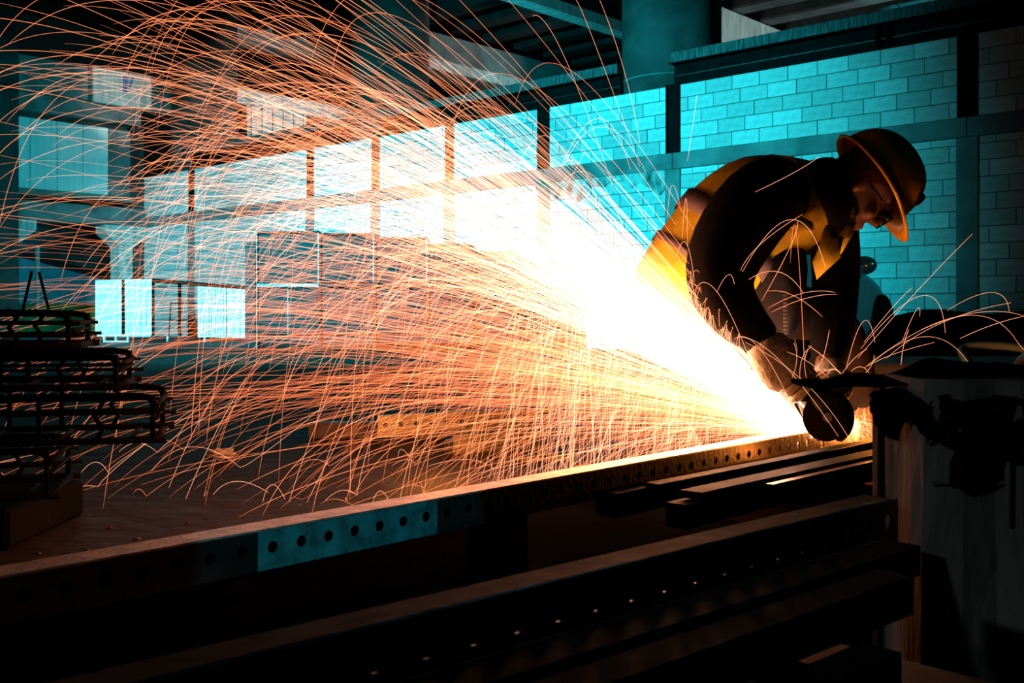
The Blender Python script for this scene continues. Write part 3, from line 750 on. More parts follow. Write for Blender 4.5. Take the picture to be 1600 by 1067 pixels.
tag(fb, 'heap of stiff black sacking laid over the wrapped bin, jutting towards the grinder', 'sacking')

# ------------------------------------------------------------------ the worker
black_c = mat('black_jacket', (0.007, 0.007, 0.008), .95, var=.3, bump=.06, bscale=60, spec=.1)
denim = mat('dark_denim', (0.016, 0.014, 0.017), .95, var=.4, bump=.08, bscale=60, spec=.15)
vest_m = mat('yellow_vest', (0.80, 0.56, 0.02), .75, var=.3, scale=9, bump=.5, bscale=14)
band_m = mat('reflective_band', (0.16, 0.12, 0.12), .6, var=.3)
glove_m = mat('work_glove', (0.24, 0.215, 0.20), .9, var=.35, scale=14, bump=.5, bscale=60)
skin_m = mat('skin', (0.15, 0.07, 0.045), .6, var=.2, scale=12, bump=.1)
hair_m = mat('dark_hair', (0.015, 0.012, 0.010), .7, var=.4, bump=.4, bscale=120)
hat_m = mat('yellow_hard_hat', (0.82, 0.45, 0.03), .2, var=.08, bump=0)
boot_m = mat('brown_boot', (0.20, 0.12, 0.07), .7, var=.3, bump=.3)
R_ = lambda px, Y=2.85: px / F * Y

HC = P(1340, 296, 2.95)                                    # head centre
HF = Vector((.545, -.10, -.832)).normalized()              # face direction
HU = Vector((.84, 0.0, .55)); HU = (HU - HF * HU.dot(HF)).normalized(); HL = HU.cross(HF)
HMX = Matrix(((HF.x, HL.x, HU.x, HC.x), (HF.y, HL.y, HU.y, HC.y), (HF.z, HL.z, HU.z, HC.z), (0, 0, 0, 1)))

def join_loft(bm, path, n=14, ratio=1.0):
    loft(bm, limb(path, ratio), n)
def body():
    bm = bmesh.new()
    # head rings, local x forward, z up
    rings = [(-.118, .060, .010, .022), (-.105, .080, -.005, .040), (-.085, .086, -.030, .050), (-.06, .088, -.055, .060), (-.035, .088, -.078, .066), (-.01, .088, -.090, .070),
             (.015, .084, -.096, .073), (.04, .094, -.099, .075), (.07, .090, -.096, .074), (.10, .070, -.080, .062), (.122, .030, -.045, .035)]
    secs = []
    for z, xf, xb, hw in rings:
        secs.append((HMX @ Vector(((xf + xb) / 2, 0, z)), (HMX.to_3x3() @ Vector(((xf - xb) / 2, 0, 0))), HMX.to_3x3() @ Vector((0, hw, 0))))
    loft(bm, secs, 20, power=.9)
    HW = lambda x, y, z: HMX @ Vector((x, y, z)); H3 = HMX.to_3x3()
    def blob(x, y, z, a, b, c):
        bmesh.ops.create_uvsphere(bm, u_segments=12, v_segments=8, radius=1, matrix=HMX @ Matrix.Translation((x, y, z)) @ Matrix.Diagonal((a, b, c, 1)))
    loft(bm, [(HW(.084, 0, .028), H3 @ Vector((.012, 0, 0)), H3 @ Vector((0, .010, 0))), (HW(.094, 0, .005), H3 @ Vector((.015, 0, 0)), H3 @ Vector((0, .012, 0))),
              (HW(.103, 0, -.015), H3 @ Vector((.018, 0, 0)), H3 @ Vector((0, .017, 0))), (HW(.096, 0, -.026), H3 @ Vector((.012, 0, 0)), H3 @ Vector((0, .015, 0)))], 10)
    blob(.090, 0, -.052, .010, .024, .007); blob(.088, 0, -.064, .010, .021, .008); blob(.080, 0, -.095, .016, .026, .018)
    for s in (1, -1):
        blob(.078, s * .032, .038, .016, .024, .008); blob(.070, s * .045, -.025, .020, .022, .020)
        blob(-.008, s * .076, -.005, .017, .010, .030)
    # neck and trunk
    join_loft(bm, [(HC + HU * -.03 - HF * .03, .060), (P(1310, 305, 2.95), .060), (P(1275, 312, 2.95), .075, .11), (P(1235, 322, 2.95), .105, .15),
                   (P(1185, 345, 2.95), .115, .155), (P(1135, 385, 2.95), .110, .145), (P(1085, 432, 2.95), .105, .15), (P(1045, 470, 2.95), .095, .15), (P(1030, 490, 2.95), .06, .11)], 18)
    # arms: shoulder, elbow, wrist
    for pts in (((1225, 310, 2.83, .06), (1180, 325, 2.80, .058), (1122, 442, 2.73, .046), (1160, 495, 2.70, .042), (1200, 540, 2.69, .030), (1222, 580, 2.68, .034)),
                ((1270, 325, 3.07, .06), (1302, 350, 3.10, .055), (1302, 460, 3.08, .045), (1298, 530, 2.93, .038), (1290, 590, 2.80, .030), (1296, 612, 2.75, .034))):
        join_loft(bm, [(P(a, b, c), r) for a, b, c, r in pts], 12)
    # legs: the near knee on the ground, the far foot planted ahead
    for pts in (((1050, 475, 2.87, .085), (1090, 560, 2.86, .080), (1140, 690, 2.86, .060), (1120, 745, 2.86, .055), (1020, 752, 2.87, .050), (920, 748, 2.88, .038), (880, 760, 2.88, .035)),
                ((1060, 470, 3.03, .085), (1180, 480, 3.06, .080), (1285, 490, 3.08, .064), (1316, 520, 3.08, .060), (1335, 600, 3.07, .052), (1345, 680, 3.06, .040), (1350, 715, 3.05, .04), (1395, 742, 3.03, .034))):
        join_loft(bm, [(P(a, b, c), r) for a, b, c, r in pts], 12)
    o = from_bm('person', bm, skin_m, None, True)
    r = o.modifiers.new('r', 'REMESH'); r.mode = 'VOXEL'; r.voxel_size = 0.007; r.use_smooth_shade = True
    sm = o.modifiers.new('m', 'SMOOTH'); sm.iterations = 4; sm.factor = .5
    return tag(o, 'worker in a yellow vest and hard hat crouching over the grinder, cutting the rail', 'person')
person = body()
def garment(name, paths, m, noise=0.0, n=20, lv=1, ratio=1.0, cap=True):
    bm = bmesh.new()
    for p_ in paths: loft(bm, limb(p_, ratio), n, cap, noise)
    o = from_bm(name, bm, m, person, True)
    if lv: subsurf(o, lv)
    return o
# vest around the trunk
TR = [(1040, 484, 56, .150), (1064, 458, 63, .165), (1094, 426, 71, .172), (1118, 400, 76, .176), (1142, 376, 81, .18), (1168, 352, 84, .183), (1198, 334, 84, .183), (1230, 322, 74, .17), (1262, 312, 62, .13), (1284, 306, 52, .10)]
tr = [(P(a - 5, b - 5, 2.95), R_(c + 12, 2.95), d) for a, b, c, d in TR[:7]] + [(P(a, b, 2.95), R_(c + 6, 2.95), d) for a, b, c, d in TR[7:]]
random.seed(3)
garment('vest', [tr], vest_m, 0.0035, 28)
def ring_band(f0, f1, m, name, grow=1.025):
    # a band wrapped round the vest between two stations of the trunk path
    def at(f):
        i = min(int(f), len(tr) - 2); u = f - i; a, b = tr[i], tr[i + 1]
        return (a[0].lerp(b[0], u), (a[1] * (1 - u) + b[1] * u) * grow + .003, (a[2] * (1 - u) + b[2] * u) * grow + .003)
    bm = bmesh.new(); loft(bm, limb([at(f0), at((f0 + f1) / 2), at(f1)]), 28, False)
    o = from_bm(name, bm, m, person, True)
    so = o.modifiers.new('t', 'SOLIDIFY'); so.thickness = .003; return o
ring_band(3.35, 4.25, band_m, 'reflective_band')
ring_band(1.75, 2.05, band_m, 'reflective_band')
# jacket: collar, near sleeve, far sleeve, hem under the vest
garment('collar_and_vest_shade', [[(P(1258, 322, 2.945), R_(70), .168), (P(1272, 314, 2.945), R_(70), .15), (P(1290, 304, 2.95), R_(62), .11), (P(1306, 296, 2.95), R_(57), .085), (P(1322, 292, 2.95), R_(50), .07)]], black_c, .004)  # collar enlarged so its black paints the vest's unlit side
sl = [(1236, 302, 2.86, 46), (1212, 300, 2.82, 62), (1182, 316, 2.78, 66), (1152, 360, 2.75, 64), (1130, 404, 2.73, 60), (1122, 444, 2.72, 55), (1138, 480, 2.705, 48), (1166, 508, 2.70, 39), (1190, 528, 2.69, 30), (1198, 535, 2.69, 27)]
garment('jacket_sleeve', [[(P(a, b, c), R_(d, c)) for a, b, c, d in sl]], black_c, .004, 20)
sl2 = [(1275, 322, 3.04, 46), (1300, 345, 3.08, 42), (1306, 400, 3.10, 38), (1304, 460, 3.06, 36), (1300, 520, 2.95, 34), (1294, 575, 2.84, 27)]
garment('jacket_sleeve', [[(P(a, b, c), R_(d, c)) for a, b, c, d in sl2]], black_c, .004, 18)
garment('jacket_front', [[(P(1205, 385, 2.93), R_(54), .13), (P(1215, 430, 2.93), R_(50), .12), (P(1222, 480, 2.92), R_(34), .09), (P(1226, 530, 2.90), R_(14), .05)]], denim, .006, 18)
bm = bmesh.new()
for k in range(16): box(bm, P(1228, 0, 2.80).x - .004, P(1228, 0, 2.80).x + .004, 2.80, 2.81, P(0, 455 + k * 6, 2.8).z - .003, P(0, 455 + k * 6, 2.8).z + .002)
o = from_bm('zip_teeth', bm, bare_m, person)
# armhole piping of the vest and its hanging front flap
pip = [(1108, 296), (1125, 272), (1160, 252), (1205, 243), (1240, 247), (1254, 268), (1257, 290), (1250, 318), (1240, 332), (1226, 338)]
tobj('vest_piping', [P(a, b, 2.93 if k < 4 else (2.86 if k < 6 else 2.752)) for k, (a, b) in enumerate(pip)], .0045, vest_m, person)
def sheet(name, pts, Y, dy, m, lv=2, amp=.008):
    c = [P(a, b, Y + d) for (a, b), d in zip(pts, dy)]
    cen = sum(c, Vector()) / len(c) + Vector((0, -amp, 0))
    bm = bmesh.new(); v = [bm.verts.new(q) for q in c]; k = bm.verts.new(cen)
    for i in range(len(v)): bm.faces.new((v[i], v[(i + 1) % len(v)], k))
    o = from_bm(name, bm, m, person, True); so = o.modifiers.new('t', 'SOLIDIFY'); so.thickness = .006; return o
sheet('vest_flap', [(1290, 352), (1306, 356), (1310, 375), (1312, 402), (1276, 437), (1270, 410), (1280, 385), (1284, 368)], 2.79, [0, .01, -.012, 0, 0, .01, -.01, .004], vest_m)
sheet('vest_flap', [(1226, 338), (1245, 336), (1268, 348), (1270, 360), (1248, 360), (1232, 356)], 2.775, [0, 0, .01, .01, 0, -.005], vest_m)
sheet('vest_flap', [(1322, 358), (1334, 354), (1332, 366), (1314, 392), (1310, 400)], 2.90, [0, .01, 0, 0, 0], vest_m)
garment('trousers', [[(P(1040, 478, 2.88), .10, .11), (P(1072, 530, 2.86), .100), (P(1118, 630, 2.86), .088), (P(1146, 705, 2.86), .074), (P(1120, 744, 2.86), .066), (P(1020, 750, 2.87), .060), (P(925, 750, 2.88), .050)],
                     [(P(1045, 474, 3.02), .10, .11), (P(1130, 476, 3.05), .095), (P(1220, 484, 3.07), .086), (P(1288, 492, 3.08), .076), (P(1318, 520, 3.08), .070), (P(1336, 600, 3.07), .062), (P(1346, 672, 3.06), .056)]], denim, .005, 18)
def boot(name, path):
    garment(name, [path], boot_m, .001, 16)
boot('boot', [(P(1341, 628, 3.065), .062), (P(1346, 660, 3.06), .060), (P(1349, 705, 3.05), .054), (P(1356, 738, 3.05), .05), (P(1385, 744, 3.03), .046), (P(1418, 750, 3.02), .038), (P(1428, 752, 3.02), .02)])
boot('boot', [(P(940, 752, 2.88), .052), (P(905, 752, 2.88), .05), (P(885, 765, 2.88), .045), (P(868, 770, 2.88), .03)])
# hard hat, local frame of the head
hat = empty('hard_hat'); hat.parent = person
hx = HMX @ Matrix.Translation((-.002, 0, .045))
bm = bmesh.new(); rings = []; n = 40
for k in range(11):
    t = k / 10 * math.pi / 2; ring = []
    for j in range(n):
        a = 2 * math.pi * j / n; x = .136 * math.cos(a) * math.cos(t) ** .8; y = .112 * math.sin(a) * math.cos(t) ** .8; z = .135 * math.sin(t)
        rid = .008 * max(0, 1 - (y / .022) ** 2) * math.sin(t) ** .5 if abs(y) < .022 else 0
        ring.append(bm.verts.new(hx @ Vector((x, y, z + rid + .006))))
    rings.append(ring)
for a, b in zip(rings, rings[1:]):
    for j in range(n): bm.faces.new((a[j], a[(j + 1) % n], b[(j + 1) % n], b[j]))
dome = from_bm('hat_shell', bm, hat_m, person, True)
so = dome.modifiers.new('t', 'SOLIDIFY'); so.thickness = .003; so.offset = -1
bpy.data.objects.remove(hat)
bm = bmesh.new(); ri, ro = [], []
for j in range(n):
    a = 2 * math.pi * j / n; pk = max(0, math.cos(a)) ** 3 * .045
    ri.append(bm.verts.new(hx @ Vector((.134 * math.cos(a), .110 * math.sin(a), .008))))
    ro.append(bm.verts.new(hx @ Vector(((.150 + pk) * math.cos(a), .124 * math.sin(a), -.004 - pk * .35))))
for j in range(n): bm.faces.new((ri[j], ri[(j + 1) % n], ro[(j + 1) % n], ro[j]))
br = from_bm('hat_brim', bm, hat_m, person, True); so = br.modifiers.new('t', 'SOLIDIFY'); so.thickness = .008; so.offset = 0
bm = bmesh.new()
bmesh.ops.create_cone(bm, cap_ends=True, segments=20, radius1=.020, radius2=.019, depth=.006, matrix=hx @ Matrix.Translation((.119, -.045, .062)) @ Matrix.Rotation(math.radians(70), 4, 'Y') @ Matrix.Rotation(math.radians(-18), 4, 'X'))
from_bm('hat_emblem', bm, hair_m, person, True)['label'] = 'dark round emblem on the front of the hard hat'
bm = bmesh.new()
for s in (1, -1):
    loft(bm, [(HMX @ Vector((.094, s * .034, .014)), HMX.to_3x3() @ Vector((0, .030, 0)), HMX.to_3x3() @ Vector((0, 0, .020))), (HMX @ Vector((.122, s * .034, .012)), HMX.to_3x3() @ Vector((0, .028, 0)), HMX.to_3x3() @ Vector((0, 0, .017)))], 14, True, 0, .6)
    tube(bm, [HMX @ Vector((.095, s * .062, .015)), HMX @ Vector((.04, s * .078, .012)), HMX @ Vector((-.02, s * .080, .008))], .003, 6)
from_bm('safety_glasses', bm, mat('dark_lens', (.01, .011, .012), .12, bump=0), person, True)
bm = bmesh.new()
secs = []
for z, xf, xb, hw in ((-.127, .062, .012, .026), (-.112, .085, -.006, .046), (-.09, .0905, -.034, .055), (-.068, .087, -.05, .0635), (-.05, .075, -.02, .067)):
    secs.append((HMX @ Vector(((xf + xb) / 2, 0, z)), HMX.to_3x3() @ Vector(((xf - xb) / 2, 0, 0)), HMX.to_3x3() @ Vector((0, hw, 0))))
loft(bm, secs, 20); from_bm('beard', bm, hair_m, person, True)
bm = bmesh.new(); secs = []
for z, xf, xb, hw in ((-.06, -.02, -.085, .064), (-.02, -.015, -.10, .074), (.02, .0, -.107, .079), (.06, .05, -.105, .080), (.09, .07, -.09, .07)):
    secs.append((HMX @ Vector(((xf + xb) / 2, 0, z)), HMX.to_3x3() @ Vector(((xf - xb) / 2, 0, 0)), HMX.to_3x3() @ Vector((0, hw, 0))))
loft(bm, secs, 20); from_bm('hair', bm, hair_m, person, True)

# ------------------------------------------------------------------ angle grinder
GA, GB = P(1288, 640, 2.665), P(1208, 566, 2.685)          # head end, tail end of its body
gax = (GB - GA).normalized()
grey_m = mat('grinder_housing', (.03, .04, .045), .5, var=.2)
g = empty('angle_grinder', GA)
def gp(o): o.parent = g; o.matrix_parent_inverse = Matrix.Translation(-GA); return o
gp(tobj('motor_housing', [GA + gax * .0, GA + gax * .02, GA + gax * .075, GA + gax * .08, GA + gax * .17, GA + gax * .175], [.030, .033, .033, .028, .026, .018], grey_m, None, 16))
DC = P(1284, 652, 2.665); dn = Vector((.12, -.985, .10)).normalized()   # disc axis, nearly towards the viewer
dM = Matrix.Translation(DC) @ dn.to_track_quat('Z', 'Y').to_matrix().to_4x4()
def disc(name, r, h, z, m, seg=40):
    bm = bmesh.new(); bmesh.ops.create_cone(bm, cap_ends=True, segments=seg, radius1=r, radius2=r, depth=h, matrix=dM @ Matrix.Translation((0, 0, z)))
    return gp(from_bm(name, bm, m, None, False))
disc('cutting_disc', .060, .003, .024, mat('cutting_disc', (.010, .009, .008), .8, spec=.1))
disc('gear_head', .028, .05, -.005, bare_m, 20)
disc('lock_nut', .013, .01, .032, bare_m, 6)
bm = bmesh.new(); rr = []
for j in range(25):                                         # guard: a half shell over the disc, open to the jet
    a = math.radians(-60) + math.radians(205) * j / 24
    c, s_ = math.cos(a), math.sin(a)
    rr.append([bm.verts.new(dM @ Vector((c * r, s_ * r, z))) for r, z in ((.02, .005), (.068, .005), (.070, .012), (.070, .036), (.064, .038))])
for a, b in zip(rr, rr[1:]):
    for j in range(4): bm.faces.new((a[j], a[j + 1], b[j + 1], b[j]))
o = gp(from_bm('disc_guard', bm, black_m, None, True)); so = o.modifiers.new('t', 'SOLIDIFY'); so.thickness = .002
HA, HB = P(1292, 622, 2.69), P(1318, 600, 2.79)
gp(tobj('side_handle', [HA, HA.lerp(HB, .25), HA.lerp(HB, .3), HA.lerp(HB, .9), HB], [.008, .010, .016, .017, .012], black_m, None, 12))
gp(tobj('power_cord', [GB, GB + Vector((-.03, .01, .02)), GB + Vector((-.06, .06, -.05)), GB + Vector((-.10, .12, -.2)), GB + Vector((-.16, .16, -.345))], .004, black_m, None, 8))
tag(g, 'dark angle grinder with a guarded cutting disc held down on the slotted rail', 'grinder')

pp = P(1335, 648, 2.93)
bm = bmesh.new(); tube(bm, [Vector((pp.x, pp.y, .006)), Vector((pp.x, pp.y, .03)), pp - Vector((0, 0, .02)), pp], [.024, .019, .0175, .016], 16)
tag(from_bm('pipe_stub', bm, bare_m, None, True), 'short upright steel pipe lit orange behind the grinder', 'pipe')
# gloves: cuff and palm, four curled fingers and a thumb round the tool
def glove(ax0, axd, rad, cuff, side, fl, label):
    """ax0 + axd*k: where finger k crosses the tool; side: direction from the axis to the palm"""
    bm = bmesh.new()
    loft(bm, limb(cuff), 16, True, .002)
    side = (side - axd * side.dot(axd)).normalized(); e2 = axd.cross(side)
    if e2.y > 0: e2 = -e2                                   # fingers close over the viewer's side
    for k, ln in enumerate(fl):
        c = ax0 + axd * (k * .0235); rf = .0125 if k < 3 else .0108
        pts = []
        for i in range(7):
            a = math.radians(18 + ln * i / 6); pts.append(c + (side * math.cos(a) + e2 * math.sin(a)) * (rad + rf * .9))
        tube(bm, [pts[0] + side * .012 - e2 * .01] + pts, [rf * 1.05] + [rf * (1.08 if i in (2, 4) else 1) for i in range(6)] + [rf * .75], 10)
    c = ax0 - axd * .018; pts = []
    for i in range(5):
        a = math.radians(10 - 118 * i / 4); pts.append(c + axd * (-.004 * i) + (side * math.cos(a) + e2 * math.sin(a)) * (rad + .011))
    tube(bm, [c + side * (rad + .012) + axd * .02] + pts, [.017, .0145, .0135, .013, .0125, .009], 10)
    # palm over the tool
    loft(bm, limb([(ax0 - axd * .02 + side * (rad + .012), .014, .034), (ax0 + axd * .02 + side * (rad + .014), .020, .040), (ax0 + axd * .06 + side * (rad + .014), .020, .042), (ax0 + axd * .088 + side * (rad + .012), .014, .034)]), 14)
    o = from_bm('glove', bm, glove_m, person, True); subsurf(o, 1); o['label'] = label
    return o
glove(GA + gax * .075, gax, .029, [(P(1193, 528, 2.69), R_(32)), (P(1204, 552, 2.685), R_(35)), (P(1222, 580, 2.675), R_(37), .042), (P(1238, 600, 2.67), R_(30), .038)],
      Vector((.8, .25, .6)), (205, 212, 205, 190), 'pale work glove on the grinder body, lit orange from below')
hax = (HB - HA).normalized()
glove(HA + hax * .03, hax, .017, [(P(1294, 572, 2.84), R_(26)), (P(1298, 590, 2.80), R_(27)), (P(1308, 600, 2.775), R_(24), .03)], Vector((0, .2, 1)), (200, 205, 200, 190), 'shadowed work glove on the side handle')

# ------------------------------------------------------------------ the sparks
def spark_material():
    m = bpy.data.materials.new('glowing_spark'); m.use_nodes = True; N, L = m.node_tree.nodes, m.node_tree.links
    N.clear(); out = N.new('ShaderNodeOutputMaterial'); em = N.new('ShaderNodeEmission')
    at = N.new('ShaderNodeAttribute'); at.attribute_name = 'glow_level'
    cr = N.new('ShaderNodeValToRGB'); e = cr.color_ramp.elements
    e[0].position = 0; e[0].color = (1, .20, .06, 1); e[1].position = 1; e[1].color = (1, .50, .30, 1)
    for p_, c in ((.3, (1, .26, .10, 1)), (.6, (1, .36, .19, 1))):
        x = e.new(p_); x.color = c
    mr = N.new('ShaderNodeMath'); mr.operation = 'POWER'; mr.inputs[0].default_value = 2.2; mr.inputs[1].default_value = 1
    L.new(at.outputs['Fac'], mr.inputs[1])
    mu = N.new('ShaderNodeMath'); mu.operation = 'MULTIPLY'; mu.inputs[1].default_value = SPARK_GAIN; L.new(mr.outputs[0], mu.inputs[0])
    L.new(at.outputs['Fac'], cr.inputs[0]); L.new(cr.outputs[0], em.inputs[0]); L.new(mu.outputs[0], em.inputs[1]); tr_ = N.new('ShaderNodeBsdfTransparent'); ad = N.new('ShaderNodeAddShader'); L.new(em.outputs[0], ad.inputs[0]); L.new(tr_.outputs[0], ad.inputs[1]); L.new(ad.outputs[0], out.inputs[0])
    m.cycles.emission_sampling = 'NONE'
    return m
SPARK_GAIN = 0.42
spark_m = spark_material()
def ribbon(pts, rad, heat):
    """three-sided filament: verts, quads, heat per vertex"""
    n = len(pts); t = np.gradient(pts, axis=0); t /= np.linalg.norm(t, axis=1, keepdims=True) + 1e-9
    a = np.cross(t, np.array([.12, 1, .07])); a /= np.linalg.norm(a, axis=1, keepdims=True) + 1e-9
    b = np.cross(t, a); r = rad[:, None]
    v = np.stack([pts + a * r, pts + (-.5 * a + .866 * b) * r, pts + (-.5 * a - .866 * b) * r], 1).reshape(-1, 3)
    i = np.arange(n - 1)[:, None] * 3; q = []
    for k in range(3): q.append(np.concatenate([i + k, i + (k + 1) % 3, i + 3 + (k + 1) % 3, i + 3 + k], 1))
    return v, np.concatenate(q), np.repeat(heat, 3)
def mesh_np(name, v, q, h):
    me = bpy.data.meshes.new(name); me.vertices.add(len(v)); me.vertices.foreach_set('co', v.astype(np.float32).ravel())
    me.loops.add(q.size); me.loops.foreach_set('vertex_index', q.astype(np.int32).ravel())
    me.polygons.add(len(q)); me.polygons.foreach_set('loop_start', np.arange(0, q.size, 4, dtype=np.int32))
    at = me.attributes.new('glow_level', 'FLOAT', 'POINT'); at.data.foreach_set('value', h.astype(np.float32))
    me.update(); me.validate(); me.materials.append(spark_m)
    return me
def spark_obj(name, parts):
    o_, vs, qs, hs = 0, [], [], []
    for v, q, h in parts: vs.append(v); qs.append(q + o_); hs.append(h); o_ += len(v)
    o = bpy.data.objects.new(name, mesh_np(name, np.concatenate(vs), np.concatenate(qs), np.concatenate(hs))); COL.objects.link(o)
    return o
def fly(p0, v0, tau, life, dt=.011, rest=.38, t0=0.0):
    """flight of one burning grain with air drag and bounces on the floor"""
    p = np.array(p0, float); v = np.array(v0, float); g_ = np.array([0, 0, -9.8]); out = [p.copy()]; tt = [0.0]; t = 0; nb = 0
    while t < life:
        v = v + (g_ - v / tau) * dt; q = p + v * dt
        if q[2] < 0.003 and v[2] < 0:
            f = (p[2] - .003) / max(1e-6, p[2] - q[2]); q = p + (q - p) * f; q[2] = .003
            v = np.array([v[0] * random.uniform(.2, .6), v[1] * random.uniform(.2, .6), -v[2] * random.uniform(.2, rest + .15)]); v[:2] += np.random.default_rng(int(q[0] * 1e6) & 0xffff).normal(0, .25, 2); nb += 1
            if random.random() < BOUNCE_END: out.append(q); tt.append(t); break
            if nb > 3: out.append(q); tt.append(t); break
        p = q; t += dt; out.append(p.copy()); tt.append(t)
    pts = np.array(out); tt = np.array(tt)
    if t0 > 0:
        k = tt >= t0; pts, tt = pts[k], tt[k]
    return pts, tt
BOUNCE_END = .72
random.seed(21); rng = np.random.default_rng(5)
src = np.array(SRC); trails = []
def shower(n, el, es, az, azs, v, vs, tau, life, r=(.0005, .0010), hot=1.0, late=0.0, dk=.62, off=0.0):
    for _ in range(n):
        e = math.radians(rng.normal(el, es)); a = math.radians(rng.normal(az, azs)); sp = max(1.5, rng.normal(v, vs))
        d = np.array([-math.cos(e) * math.cos(a), math.cos(e) * math.sin(a), math.sin(e)])
        if a < math.radians(-5): continue
        ta = rng.uniform(*tau); lf = rng.uniform(*life); t0 = rng.uniform(0, late) if late else 0
        pts, tt = fly(src + rng.normal(0, .004, 3), d * sp, ta, lf, t0=t0)
        if len(pts) < 4: continue
        k = len(pts); dist = np.linalg.norm(pts - src, axis=1)
        ht = hot * (.22 + .72 * np.exp(-(dist / dk) ** 1.5)) * rng.uniform(.85, 1.1)
        ht = ht * np.clip((tt[-1] - tt) / .05 + .55, 0, 1) - off
        rd = np.full(k, rng.uniform(*r)); rd *= np.clip((np.arange(k)[::-1] + 1) / 4, .35, 1)
        trails.append((pts, rd, ht))
shower(900, 36.5, 4.2, 5, 5, 11.0, 2.4, (.26, .42), (.03, .10), hot=1.15, dk=1.1)  # the white heart of the jet
shower(480, 36, 5.0, 5, 5, 10.5, 2.4, (.15, .31), (.10, .55), hot=1.1, dk=1.3)   # the main jet
shower(230, 42, 6.5, 7, 8, 10.0, 3.0, (.13, .27), (.22, .85))
shower(380, 17, 6, 7, 7, 10.0, 2.6, (.19, .34), (.10, .45), hot=.8, dk=1.6, off=.75)  # the flat lower fan
shower(170, 27, 12, 10, 12, 9.0, 3.0, (.16, .32), (.2, .65))
shower(80, 22, 18, 36, 18, 6.0, 2.2, (.2, .36), (.3, .6))             # grains thrown away from the viewer, falling steeply
shower(260, 14, 22, 55, 18, 3.6, 1.3, (.25, .45), (.2, .6), hot=.95, off=.5)
shower(220, 8, 8, 14, 14, 5.5, 2.5, (.2, .4), (.03, .16), hot=.55, off=.9)
for _ in range(190):                                        # grains raining out of the jet and hopping where they land
    u = rng.uniform(.20, .85); e = math.radians(rng.normal(33, 5))
    p0 = src + np.array([-math.cos(e) * u, rng.uniform(.0, .75) * u, math.sin(e) * u * .9])
    pts, tt = fly(p0, np.array([rng.normal(-.35, .55), rng.normal(.25, .35), rng.uniform(-3.2, -.6)]), .4, rng.uniform(.12, .34), dt=.008, rest=.3)
    if len(pts) > 5: trails.append((pts, np.full(len(pts), rng.uniform(.0005, .0008)), np.full(len(pts), rng.uniform(.45, .8))))
TN = len(trails)
